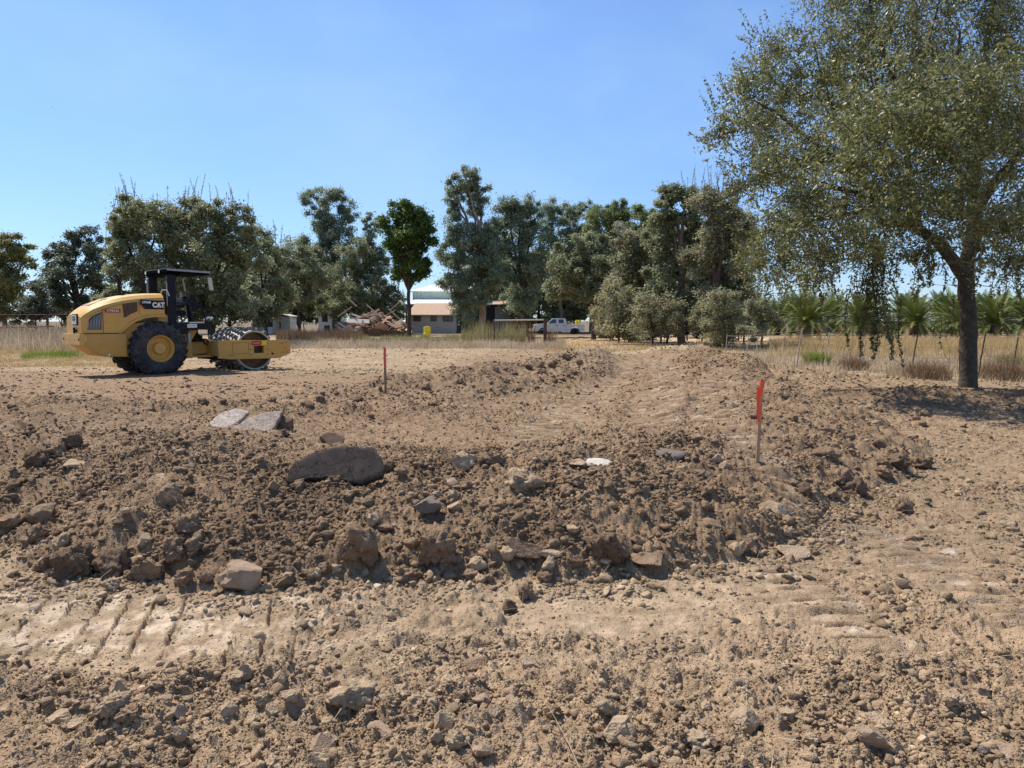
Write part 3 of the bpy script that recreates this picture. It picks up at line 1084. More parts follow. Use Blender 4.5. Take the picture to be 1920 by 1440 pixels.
# --- slabs
def slab(name, label, outline, thick, mats, base, basis, seed, rag=.008, cat_='slab'):
    """irregular plate: outline in metres in its own plane, ragged rim, slightly uneven top"""
    r = random.Random(seed)
    pts = []
    n = len(outline)
    for i in range(n):
        a = Vector((*outline[i], 0)); b = Vector((*outline[(i + 1) % n], 0))
        m = max(2, int((b - a).length / .022))
        for j in range(m):
            p = a.lerp(b, j / m)
            q = mn.noise(p * 14 + Vector((seed, 0, 0))) * rag * 1.6 + r.uniform(-rag, rag) * .5
            nrm = Vector(((b - a).y, -(b - a).x, 0)).normalized()
            pts.append(p + nrm * q)
    N = len(pts)
    c = sum(pts, Vector()) / N
    V, F = [], []
    rings = [(1.0, -thick * .9), (1.012, -thick * .45), (1.0, 0.0), (.93, .006), (.8, .004), (.6, .006), (.4, .004), (.2, .005)]
    for s_, z in rings:
        for p in pts:
            q = c + (p - c) * s_
            dz = .0022 * mn.fractal(q * 9 + Vector((0, seed, 0)), 1, 2, 4) if z >= 0 else .012 * mn.noise(q * 20 + Vector((0, 0, z * 90)))
            V.append((q.x, q.y, z + dz))
    for k_ in range(len(rings) - 1):
        for i in range(N):
            j = (i + 1) % N
            F.append((k_ * N + i, k_ * N + j, (k_ + 1) * N + j, (k_ + 1) * N + i))
    F.append(tuple((len(rings) - 1) * N + i for i in range(N)))
    F.append(tuple(range(N - 1, -1, -1)))
    me = bpy.data.meshes.new(name)
    me.from_pydata(V, [], F)
    me.materials.append(mats)
    me.polygons.foreach_set('use_smooth', [True] * len(F))
    try: me.set_sharp_from_angle(angle=R(40))
    except Exception: pass
    o = bpy.data.objects.new(name, me)
    link(o)
    o.matrix_world = Matrix.Translation(base) @ basis.to_4x4()
    tag(o, label, cat_)
    return o


def crack_mat(name, col, crackcol, sc_=5.0, wdt=.03):
    m = soil_mat(name, .0016, 70, False, col)
    t = m.node_tree
    b = t.nodes['Principled BSDF']
    tcn = t.nodes.new('ShaderNodeTexCoord')
    nz_ = t.nodes.new('ShaderNodeTexNoise')
    nz_.inputs['Scale'].default_value = 7
    nz_.inputs['Detail'].default_value = 6
    ad = t.nodes.new('ShaderNodeMix')
    ad.data_type = 'RGBA'
    ad.blend_type = 'ADD'
    ad.inputs[0].default_value = .6
    mpn = t.nodes.new('ShaderNodeMapping')
    mpn.inputs['Scale'].default_value = (1, 2.0, 1)
    vo = t.nodes.new('ShaderNodeTexVoronoi')
    vo.feature = 'DISTANCE_TO_EDGE'
    vo.inputs['Scale'].default_value = sc_
    t.links.new(tcn.outputs['Object'], nz_.inputs['Vector'])
    t.links.new(tcn.outputs['Object'], mpn.inputs['Vector'])
    t.links.new(mpn.outputs[0], ad.inputs[6])
    t.links.new(nz_.outputs['Color'], ad.inputs[7])
    t.links.new(ad.outputs[2], vo.inputs['Vector'])
    rp = t.nodes.new('ShaderNodeValToRGB')
    rp.color_ramp.elements[0].position = 0
    rp.color_ramp.elements[0].color = (0, 0, 0, 1)
    rp.color_ramp.elements[1].position = wdt
    rp.color_ramp.elements[1].color = (1, 1, 1, 1)
    t.links.new(vo.outputs['Distance'], rp.inputs['Fac'])
    old = b.inputs['Base Color'].links[0].from_socket
    mxx = t.nodes.new('ShaderNodeMix')
    mxx.data_type = 'RGBA'
    mxx.inputs[6].default_value = (*crackcol, 1)
    t.links.new(rp.outputs['Color'], mxx.inputs[0])
    t.links.new(old, mxx.inputs[7])
    t.links.new(mxx.outputs[2], b.inputs['Base Color'])
    b2 = t.nodes.new('ShaderNodeBump')
    b2.inputs['Distance'].default_value = .006
    t.links.new(rp.outputs['Color'], b2.inputs['Height'])
    t.links.new(b.inputs['Normal'].links[0].from_socket, b2.inputs['Normal'])
    t.links.new(b2.outputs['Normal'], b.inputs['Normal'])
    return m


def tilt_basis(tilt, rz=0.0, roll=0.0):
    return Matrix.Rotation(rz, 3, 'Z') @ Matrix.Rotation(tilt, 3, 'X') @ Matrix.Rotation(roll, 3, 'Y')


# dark asphalt slab: outline in photo pixels about its centre
g = hit(632, 905)
dd = g.y - .38
s_ = dd / FPX
T_ = R(54)
ol = [(-95, 30), (-86, 4), (-60, -16), (-15, -33), (30, -34), (66, -32), (79, -18), (91, 6), (86, 22), (60, 34), (40, 37), (10, 30), (-14, 26), (-40, 28), (-62, 30), (-84, 36)]
hs = 1 / (math.sin(T_) * 1.0 + .13)
out_ = [(x * s_, -y * s_ * hs) for x, y in ol][::-1]
c0 = at(632, 870, dd)
slab('asphalt_slab', 'large dark cracked slab of asphalt leaning on the berm crest over its own shadow', out_, .075, crack_mat('asphalt', (.075, .060, .050), (.03, .022, .018), 2.6, .012), c0, tilt_basis(T_), 3)
# two pale slabs
for nm, cx, cy, ol, tl, rz, lab, colr in (
    ('dirt_slab', 430, 786, [(-33, 6), (-22, -12), (2, -22), (30, -16), (22, 0), (8, 14), (-8, 20), (-24, 18)], 24, .1, 'smaller pale crusted slab, the left one of two on the berm', (.42, .355, .30)),
    ('dirt_slab', 482, 794, [(-44, 12), (-20, -12), (6, -22), (38, -26), (36, 6), (26, 26), (12, 30), (-14, 16)], 34, -.1, 'bigger pale crusted slab, the right one of two on the berm', (.33, .27, .22))):
    g = hit(cx, cy + 12)
    s_ = g.y / FPX
    hs = 1 / (math.sin(R(tl)) + .14)
    c0 = at(cx, cy, g.y)
    slab(nm, lab, [(x * s_, -y * s_ * hs) for x, y in ol][::-1], .06, crack_mat('crust_' + str(cx), colr, (.24, .19, .15), 7, .03), c0, tilt_basis(R(tl), rz), cx)
for i, (px, py, wp, hp) in enumerate(((536, 792, 34, 40), (528, 812, 26, 20))):
    single_clod(700 + i, px, py, wp, hp, 'l', 'd', ['dark clod propping up the right side of the pale slab', 'small dark clod under the right corner of the pale slab'][i])
for i, (px, py, wp, hp) in enumerate(((560, 905, 30, 22), (700, 905, 26, 18), (730, 868, 24, 26))):
    single_clod(710 + i, px, py, wp, hp, 'l', 'd', ['dark clod under the left end of the asphalt slab', 'dark clod under the right end of the asphalt slab', 'dark clod against the right edge of the asphalt slab'][i])

# --- survey stakes
M_WOOD = mat('stake_wood', (.42, .27, .16), .8, var=.25, scale=25, bump=.001)
M_WOODD = mat('stake_wood_dark', (.24, .16, .11), .85, var=.25, scale=25, bump=.001)
M_TAPE = mat('orange_tape', (.95, .10, .035), .45, var=.08, spec=.4)
M_PINK = mat('pink_tape', (.75, .10, .11), .45, var=.08, spec=.4)


def stake(px, pyb, pyt, wpx, tw, label, m_w, m_t, flag):
    g = hit(px, pyb)
    k_ = g.y / FPX
    hgt = (pyb - pyt) * k_
    root = empty('survey_stake', (g.x, g.y, g.z))
    b = MB()
    lw = wpx * k_ / 2
    prof = [(-lw, -.12), (lw, -.12), (lw * 1.0, hgt), (-lw, hgt)]
    b.prism(prof, -.006, .008)
    o = b.build('lath', m_w, root, bevel=.0015)
    o.rotation_euler = (R(1.5), R(tw), .25)
    t = MB()
    n = 14
    if flag == 'wide':
        for s0, dx0, a0 in ((1, -.022, 0), (-1, -.012, 1.3)):
            vs, fs = [], []
            for i in range(n + 1):
                z = hgt * (1.0 - .505 * i / n)
                wd = (.030 if s0 > 0 else .022) * min(1, .25 + i * .22) * (1 if i < n - 2 else .7)
                x = dx0 * min(1, i / 5) + .006 * math.sin(i * .9 + a0)
                yy = -.012 * s0 - .012 * math.sin(i * .6 + a0)
                vs += [(x - wd * .8, yy, z), (x + wd * .5, yy - .006, z)]
            for i in range(n):
                fs.append((2 * i, 2 * i + 1, 2 * i + 3, 2 * i + 2))
            t.add(vs, fs)
        t.tube([(0, 0, hgt * .965), (0, 0, hgt * .94)], lw * 1.35, 8)
    else:
        t.box((-lw * .6, -.012, hgt * .55), (lw * 1.15, .014, hgt * 1.003))
    f = t.build('flagging_tape', m_t, root)
    f.rotation_euler = (R(1.5), R(tw), .25)
    tag(root, label, 'survey stake')


stake(1420, 868, 708, 7, .9, 'wooden survey stake with long orange ribbon standing on the berm', M_WOOD, M_TAPE, 'wide')
stake(723, 737, 651, 4.2, -.6, 'distant thin survey stake with red-pink top left of the windrow', M_WOODD, M_PINK, 'thin')
# pale pipe lying far back on the pad
g1, g2 = at(1071, 651.5, 34), at(1099, 652, 34)
b = MB()
b.tube([(g1.x, 34, .24), (g2.x, 34, .24)], .04, 8)
tag(b.build('pipe', mat('pvc', (.55, .62, .5), .5)), 'pale pipe lying on the ground beyond the windrow', 'pipe')

# ------------------------------------------------------------------ vegetation
def quads(P, A, B, L, W_, col):
    """rhombus leaves at P, long axis A, width axis B"""
    A = A * (L * .5)[:, None]
    B = B * (W_ * .5)[:, None]
    V = np.stack([P - A, P + B, P + A, P - B], 1).reshape(-1, 3)
    F = np.arange(len(V)).reshape(-1, 4)
    C = np.repeat(np.stack([col, col, col], 1), 4, 0)
    return V, F, C


def unit(v):
    return v / np.maximum(np.linalg.norm(v, axis=1), 1e-9)[:, None]


def leafset(r, P, out, size, droop=0.0, aspect=.42, colv=None, up=.5):
    n = len(P)
    nrm = unit(r.normal(0, 1, (n, 3)) * .8 + out * .5 + np.array([0, 0, up]))
    a = r.normal(0, 1, (n, 3)) + np.array([0, 0, -droop])
    a = unit(a - nrm * (a * nrm).sum(1)[:, None])
    b = np.cross(nrm, a)
    L = size * r.uniform(.6, 1.4, n)
    c = r.random(n) if colv is None else colv
    return quads(P, a, b, L, L * aspect, c)


def lobe_points(r, lobes, n, clump=.16, shell=.45, cl_per=1.0, flat_=.8):
    """leaf positions gathered in clumps through ellipsoidal lobes (cx,cy,cz,rx,ry,rz)"""
    lob = np.array([l[:6] for l in lobes])
    wgt = (lob[:, 3] * lob[:, 4] * lob[:, 5]) ** (.72)
    wgt /= wgt.sum()
    P, O, K = [], [], []
    for l, wq in zip(lob, wgt):
        m = int(n * wq)
        if m < 3: continue
        rad = l[3:6]
        cr_ = clump * max(rad.min(), .5) + .12
        nc = max(6, int(cl_per * 30 * (rad.mean() / cr_ / 4.5) ** 2))
        d = unit(r.normal(0, 1, (nc, 3)))
        q = r.random(nc) ** shell
        C = l[:3] + d * rad * (q * .95)[:, None]
        sz = r.uniform(.6, 1.5, nc) * cr_
        pick = r.integers(0, nc, m)
        far_ = np.where(r.random(m) < .08, 1.3, .85)
        pt = C[pick] + r.normal(0, 1, (m, 3)) * (sz[pick] * .55 * far_)[:, None] * np.array([1, 1, flat_])
        P.append(pt)
        O.append(unit(pt - l[:3]))
        K.append(((pick * 7919) % 97) / 97.0)
    return np.vstack(P), np.vstack(O), np.concatenate(K)


def limb(b, p0, p1, r0, r1, sag=.1, k=7, n=6, rg=random):
    p0, p1 = Vector(p0), Vector(p1)
    L = (p1 - p0).length
    off = Vector((rg.uniform(-1, 1), rg.uniform(-1, 1), rg.uniform(-.2, .6))) * L * sag
    pts, rad = [], []
    for i in range(n + 1):
        t = i / n
        p = p0.lerp(p1, t) + off * (4 * t * (1 - t)) + Vector((rg.uniform(-1, 1), rg.uniform(-1, 1), rg.uniform(-1, 1))) * L * .02 * (0 < i < n)
        pts.append(p)
        rad.append(r0 * (1 - t) + r1 * t)
    b.tube(pts, rad, k)
    return pts


BARK = {
    'grey': mat('bark_grey', (.16, .13, .10), .95, var=.4, scale=9, bump=.03, bscale=14),
    'dark': mat('bark_dark', (.075, .055, .042), .95, var=.4, scale=9, bump=.03, bscale=14),
    'euc': mat('bark_pinkish', (.36, .24, .17), .85, var=.35, scale=3, bump=.01, bscale=9),
}
LEAF = {
    'olive': leaf_mat('leaf_olive', (.12, .135, .06), (.46, .48, .28), .45),
    'dark': leaf_mat('leaf_dark', (.065, .08, .045), (.26, .29, .19)),
    'euc': leaf_mat('leaf_grey_green', (.12, .155, .09), (.42, .49, .33), .45),
    'bright': leaf_mat('leaf_bright', (.045, .085, .02), (.19, .27, .06), .35),
    'yellow': leaf_mat('leaf_yellow_green', (.17, .18, .06), (.46, .44, .19), .45),
    'brown': leaf_mat('leaf_brownish', (.14, .14, .065), (.50, .47, .29), .45),
    'willow': leaf_mat('leaf_willow', (.11, .145, .045), (.34, .40, .16), .45),
    'oak': leaf_mat('leaf_oak', (.09, .10, .032), (.38, .375, .165), .4, .42, .35),
}


def bg_tree(name, label, cat_, D, base, lobes, leaf, bark, n, size, tr=.3, droop=0.0, shoots=0, aspect=.45, seed=1, clump=.17, shell=.42, group=None, fork=.35, up=.95):
    """lobes: (px, py, rx_px, ry_px[, depth_m]) seen in the photo, made solid at distance D"""
    r = np.random.default_rng(seed)
    rg = random.Random(seed)
    b0 = at(base[0], base[1], D)
    zb = gz(b0.x, D) if D < 90 else .05
    root = empty(name, (b0.x, D, zb))
    k = D / FPX
    L3 = []
    for l in lobes:
        dz = l[4] if len(l) > 4 else rg.uniform(-.5, .5) * l[2] * k
        c = at(l[0], l[1], D)
        L3.append((c.x - b0.x, dz, c.z - zb, l[2] * k, max(l[2], l[3]) * k * .85, l[3] * k))
    n = int(n * 2.1)
    size = size * 1.08
    P, O, K = lobe_points(r, L3, n, clump * 1.25, shell)
    keep = P[:, 2] > .15
    P, O, K = P[keep], O[keep], K[keep]
    col = np.clip(.25 + .45 * K + r.normal(0, .2, len(P)), 0, 1)
    V, F, C = leafset(r, P, O, size, droop, aspect, col, up)
    Vs, Fs, Cs = [V], [F], [C]
    stems = []
    if shoots:
        for _ in range(shoots):
            l = L3[rg.randrange(len(L3))]
            a = rg.uniform(0, 6.28)
            q = rg.uniform(0, .8)
            top = np.array([l[0] + l[3] * q * math.cos(a), l[1] + l[4] * q * math.sin(a), l[2] + l[5] * math.sqrt(1 - q * q) * .92])
            h = rg.uniform(.5, 1.5)
            m = int(h * 26)
            t = r.random(m)
            dv = np.array([rg.uniform(-.3, .3), rg.uniform(-.3, .3), 1.0])
            pp = top + t[:, None] * h * dv + r.normal(0, .03, (m, 3))
            v, f, c = leafset(r, pp, np.zeros((m, 3)), size * .7, -1.5, .35, None)
            Fs.append(f + sum(len(x) for x in Vs)); Vs.append(v); Cs.append(c)
            stems.append((Vector(top) - Vector((0, 0, .3)), Vector(top + h * dv)))
    # trunk and limbs
    tr = tr * .72
    b = MB()
    top = max(L3, key=lambda l: l[2] + l[5])
    tz = top[2] + top[5] * .5
    fz = max(.6, tz * fork)
    bx, by = 0, 0
    body = limb(b, (0, 0, -.3), (top[0] * .15, top[1] * .15, fz), tr, tr * .8, .03, 9, 6, rg)
    f0 = body[-1]
    twig = []
    for l in L3:
        e = Vector((l[0], l[1], l[2] + l[5] * .3))
        pts = limb(b, f0, e, tr * .62, tr * .12, .08, 6, 7, rg)
        twig += pts[2:]
    for a_, c_ in stems:
        b.tube([a_, c_], [.022, .008], 3)
    # twigs reaching into the clumps
    for _ in range(min(160, 14 * len(L3))):
        p = P[rg.randrange(len(P))]
        q = min(twig, key=lambda t_: (t_ - Vector(p)).length)
        if (q - Vector(p)).length < 4:
            limb(b, q, p, tr * .12, tr * .03, .12, 4, 4, rg)
    tk = b.build('trunk', BARK[bark], root, smooth=True, fixn=False)
    cr_ = mesh_np('crown', np.vstack(Vs), np.vstack(Fs), LEAF[leaf], root, np.vstack(Cs))
    tag(root, label, cat_, group)
    return root


T = bg_tree
# far left
T('tree', 'pale yellow-green tall tree at the far left edge', 'tree', 62, (8, 606), [(-22, 485, 42, 45), (12, 470, 40, 34), (45, 478, 24, 26), (0, 530, 38, 45), (30, 540, 22, 34), (-30, 560, 40, 40), (5, 580, 26, 22)], 'yellow', 'grey', 15000, .20, .28, .6, seed=11, clump=.2)
T('tree', 'dark ragged evergreen tree left of the roller with sky showing through', 'tree', 60, (143, 604), [(152, 440, 26, 22), (125, 465, 30, 28), (168, 470, 26, 34), (105, 490, 26, 30), (145, 510, 46, 34), (180, 520, 26, 40), (125, 560, 40, 32), (165, 570, 36, 26)], 'dark', 'dark', 14000, .20, .3, .2, seed=12, clump=.22)
T('bush', 'low rounded green bush between the two trees at far left', 'bush', 56, (66, 606), [(68, 545, 22, 26), (58, 575, 18, 26), (80, 578, 18, 26)], 'dark', 'dark', 4500, .16, .1, .1, seed=13, up=.8)
T('bush', 'light green bush seen behind the hood of the roller', 'bush', 66, (212, 606), [(212, 560, 26, 26), (240, 575, 30, 24), (200, 585, 24, 20)], 'willow', 'grey', 3500, .2, .1, .2, seed=14)
# big olive mass behind the roller
T('tree', 'large bushy olive-green tree behind the exhaust of the roller', 'tree', 47, (270, 612), [(262, 400, 52, 38), (225, 430, 30, 40), (300, 430, 56, 50), (235, 490, 46, 52), (300, 500, 60, 60), (262, 560, 62, 44), (215, 555, 26, 40)], 'olive', 'dark', 30000, .15, .35, .0, 46, .5, seed=21, clump=.15, up=.7)
T('tree', 'large bushy olive-green tree behind the canopy of the roller', 'tree', 48, (400, 612), [(350, 400, 40, 34), (395, 410, 50, 40), (445, 430, 44, 44), (350, 470, 52, 50), (410, 490, 62, 58), (470, 480, 44, 50), (390, 560, 70, 46), (455, 560, 50, 42)], 'olive', 'dark', 34000, .15, .35, .0, 40, .5, seed=22, clump=.15, up=.7)
T('tree', 'olive-green tree sloping down at the right of the bushy pair', 'tree', 52, (500, 612), [(478, 450, 36, 34), (505, 480, 28, 36), (500, 540, 46, 50), (480, 585, 46, 28)], 'olive', 'dark', 14000, .16, .2, .0, 14, .5, seed=23, up=.7)
T('tree', 'fine-leaved grey-green tree behind the front drum of the roller', 'tree', 84, (560, 608), [(560, 480, 40, 28), (540, 515, 44, 36), (590, 515, 36, 36), (560, 550, 52, 26), (520, 555, 34, 22)], 'olive', 'dark', 17000, .23, .22, .0, 26, .35, seed=24)
T('tree', 'fine-leaved grey-green tree behind the left of the rubble heap', 'tree', 90, (665, 606), [(670, 480, 42, 32), (640, 510, 40, 40), (700, 515, 42, 44), (660, 560, 56, 36), (720, 560, 34, 40), (745, 575, 20, 34), (640, 585, 50, 24), (700, 585, 50, 24)], 'olive', 'dark', 24000, .25, .25, .0, 30, .35, seed=25)
# eucalypts
T('eucalyptus_tree', 'tall round-headed gum tree left of the bright green tree', 'tree', 101, (640, 606), [(590, 372, 28, 22), (625, 382, 34, 30), (655, 395, 22, 28), (600, 405, 34, 30), (635, 425, 36, 30), (615, 460, 50, 36), (660, 470, 44, 40), (590, 480, 30, 24)], 'euc', 'euc', 21000, .26, .35, 1.2, 0, .4, seed=31, clump=.2)
T('tree', 'narrow grey-green treetop between the gum tree and the bright green tree', 'tree', 92, (698, 608), [(700, 420, 20, 20), (692, 450, 18, 30), (705, 490, 20, 40)], 'euc', 'grey', 5000, .26, .2, .6, 0, .4, seed=32)
T('tree', 'bright dark-green broadleaf tree left of the barn', 'tree', 78, (768, 606), [(758, 392, 40, 20), (735, 412, 28, 26), (785, 412, 30, 28), (760, 435, 46, 30), (795, 450, 22, 34), (735, 455, 28, 30), (765, 480, 38, 34), (790, 490, 20, 30), (750, 510, 24, 22), (785, 515, 20, 24)], 'bright', 'dark', 17000, .26, .3, .2, 0, .5, seed=33, clump=.2)
T('eucalyptus_tree', 'tallest gum tree with a pinkish trunk in front of the barn', 'tree', 72, (903, 622), [(872, 335, 34, 24), (850, 362, 24, 26), (895, 355, 26, 30), (850, 395, 22, 22), (888, 385, 26, 22), (865, 440, 44, 36), (912, 430, 38, 34), (846, 470, 30, 40), (900, 475, 50, 40), (862, 520, 38, 40), (925, 500, 36, 50), (872, 565, 26, 42), (893, 540, 34, 44)], 'euc', 'euc', 38000, .22, .5, 1.6, 0, .35, seed=34, clump=.17, fork=.5)
T('eucalyptus_tree', 'dense dark gum tree right beside the tallest gum', 'tree', 76, (985, 618), [(960, 400, 36, 34), (985, 388, 34, 26), (945, 440, 32, 40), (995, 430, 40, 44), (965, 490, 40, 40), (1005, 500, 34, 50), (985, 555, 34, 40)], 'euc', 'dark', 24000, .23, .4, 1.4, 0, .35, seed=35, clump=.17)
T('eucalyptus_tree', 'rounded gum tree in the middle of the gum group', 'tree', 97, (1050, 612), [(1045, 400, 40, 28), (1075, 400, 28, 26), (1035, 440, 34, 36), (1080, 450, 34, 46), (1045, 490, 40, 40)], 'euc', 'grey', 17000, .25, .35, 1.4, 0, .35, seed=36, clump=.18)
T('tree', 'small grey-green treetop behind the gum group', 'tree', 96, (1108, 615), [(1105, 395, 20, 20), (1110, 430, 26, 40), (1105, 490, 30, 50)], 'euc', 'grey', 6000, .28, .3, 1.0, 0, .4, seed=37)
T('willow_tree', 'soft yellow-green rounded tree right of the gum group', 'tree', 80, (1150, 615), [(1140, 400, 40, 24), (1165, 392, 28, 18), (1125, 435, 40, 34), (1175, 425, 34, 34), (1150, 480, 60, 50)], 'willow', 'grey', 20000, .22, .35, .8, 0, .35, seed=38, clump=.14)
T('tree', 'grey-green tree rising behind the dark thicket', 'tree', 74, (1225, 618), [(1212, 410, 32, 28), (1235, 425, 30, 34), (1205, 460, 36, 40)], 'willow', 'grey', 9000, .22, .3, .6, 0, .4, seed=39)
T('tree', 'olive-green tree with a straight dark trunk beside the white pickup', 'tree', 66, (1112, 633), [(1075, 470, 34, 28), (1115, 455, 34, 26), (1060, 510, 44, 36), (1105, 500, 46, 40), (1140, 500, 26, 50), (1045, 540, 32, 28), (1095, 545, 44, 30), (1130, 550, 26, 26)], 'olive', 'dark', 24000, .19, .33, .5, 0, .45, seed=40, clump=.16, fork=.3)
# thicket
T('tree', 'dense grey-olive tree at the left of the thicket', 'tree', 54, (1180, 640), [(1185, 455, 36, 40), (1165, 500, 36, 44), (1210, 500, 40, 50), (1160, 560, 34, 44), (1205, 570, 44, 44), (1165, 612, 34, 26), (1215, 618, 34, 22)], 'brown', 'dark', 26000, .17, .25, .0, 20, .4, seed=41)
T('tree', 'tall dark-topped tree with a leaning trunk in the thicket', 'tree', 49, (1281, 640), [(1258, 365, 30, 24), (1285, 370, 28, 28), (1250, 400, 26, 34), (1290, 410, 34, 34), (1245, 450, 42, 44), (1300, 470, 40, 50), (1250, 520, 44, 46), (1305, 545, 40, 34)], 'olive', 'grey', 26000, .16, .38, .1, 12, .45, seed=42, clump=.17, fork=.42)
T('tree', 'brownish-olive tree at the right of the thicket', 'tree', 46, (1345, 640), [(1325, 385, 34, 40), (1360, 380, 30, 34), (1345, 430, 50, 44), (1380, 440, 30, 44), (1320, 480, 36, 44), (1370, 500, 44, 50), (1340, 560, 46, 44), (1390, 560, 34, 40), (1320, 600, 30, 34), (1370, 606, 40, 26)], 'brown', 'dark', 36000, .15, .35, .2, 26, .42, seed=43)
T('bush', 'dark undergrowth bush filling the base of the thicket', 'bush', 50, (1250, 642), [(1235, 610, 30, 30), (1275, 600, 26, 40), (1310, 612, 26, 28), (1345, 618, 30, 22)], 'dark', 'dark', 9000, .16, .12, .1, seed=44, up=.8)
T('bush', 'brownish twiggy shrub at the right end of the thicket', 'bush', 40, (1430, 644), [(1415, 575, 26, 26), (1440, 600, 28, 24), (1410, 620, 26, 18)], 'brown', 'grey', 6500, .11, .1, .1, seed=45)
for i, (px, D_, w_, h_, lab) in enumerate(((1085, 108, 100, 95, 'grey-green tree filling the gap behind the gum group and the pickup'), (1190, 104, 110, 90, 'grey-green tree filling the gap behind the willow-like tree'), (560, 112, 130, 80, 'olive-green tree far behind the fine-leaved trees'), (930, 106, 90, 100, 'dark tree far behind the tallest gum'),(1340, 95, 90, 70, 'dark tree far behind the thicket'), (430, 92, 160, 60, 'dark tree far behind the bushy pair'), (1010, 100, 80, 70, 'dark tree far behind the gum group'), (600, 96, 70, 60, 'dark tree far behind the rubble heap'))):
    T('tree', lab, 'tree', D_, (px, 612), [(px - w_ * .4, 545, w_ * .5, h_ * .8), (px + w_ * .4, 550, w_ * .5, h_ * .7), (px, 500, w_ * .5, h_ * .7)], 'euc' if 'grey' in lab else 'olive', 'dark', 13000, .32, .3, .0, 0, .5, seed=60 + i)


# low skirts and undergrowth that close the gaps under the crowns
for j, (px, D_, w_, py, ry, lf, lab) in enumerate((
    (230, 50, 60, 580, 30, 'olive', 'leafy undergrowth bush left under the bushy tree behind the roller'), (330, 50, 70, 578, 32, 'dark', 'dark undergrowth bush behind the canopy of the roller'), (430, 50, 70, 578, 34, 'dark', 'dark undergrowth bush behind the roller drum'),
    (520, 102, 50, 580, 28, 'dark', 'dark bush below the fine-leaved tree'), (570, 104, 40, 580, 28, 'dark', 'dark bush between the trailers and the cabin'), (690, 112, 60, 565, 40, 'dark', 'dark bush behind the rubble heap'),
    (872, 76, 14, 590, 26, 'euc', 'leafy gum sapling at the right corner of the shed'), (980, 99, 30, 585, 34, 'dark', 'dark bush in the shade left of the pickup'), (1070, 100, 60, 580, 34, 'olive', 'bush behind the white pickup'), (1150, 62, 34, 615, 26, 'brown', 'low bush right of the straight dark trunk'),
    (1160, 50, 46, 585, 60, 'brown', 'broad brownish-olive bushy mass at the left front of the thicket'), (1225, 47, 50, 594, 56, 'brown', 'broad olive-brown bushy mass left of the leaning trunk of the thicket'), (1360, 43, 46, 594, 56, 'brown', 'broad brownish bushy mass at the right front of the thicket'), (1145, 57, 34, 585, 44, 'brown', 'brownish bush filling the left edge of the thicket'), (1195, 58, 44, 540, 60, 'olive', 'olive-green bushy tree between the first two trees of the thicket'), (1240, 53, 36, 590, 46, 'brown', 'brownish bush left of the leaning trunk'),
    (1318, 54, 36, 560, 70, 'dark', 'dark bushy tree behind the leaning trunk in the thicket'), (1395, 50, 34, 570, 60, 'olive', 'olive-green bush at the right of the thicket under the big tree'), (1290, 62, 60, 480, 70, 'olive', 'olive-green tree behind the middle of the thicket'), (1385, 60, 50, 450, 70, 'brown', 'brownish tree behind the right of the thicket'),
    (20, 66, 50, 590, 20, 'dark', 'low hedge-like bush under the far left tree'), (115, 64, 34, 588, 22, 'dark', 'low dark bush under the ragged evergreen'), (180, 62, 26, 590, 22, 'dark', 'low dark bush behind the rear of the roller'))):
    T('bush', lab, 'bush', D_, (px, 606), [(px - w_ * .5, py, w_ * .6, ry), (px + w_ * .5, py + 3, w_ * .6, ry * .9), (px, py - 6, w_ * .6, ry)], lf, 'dark', int(60 * w_ + 2000), .0028 * D_, .1, .1, 0, .5, seed=80 + j, up=.8)


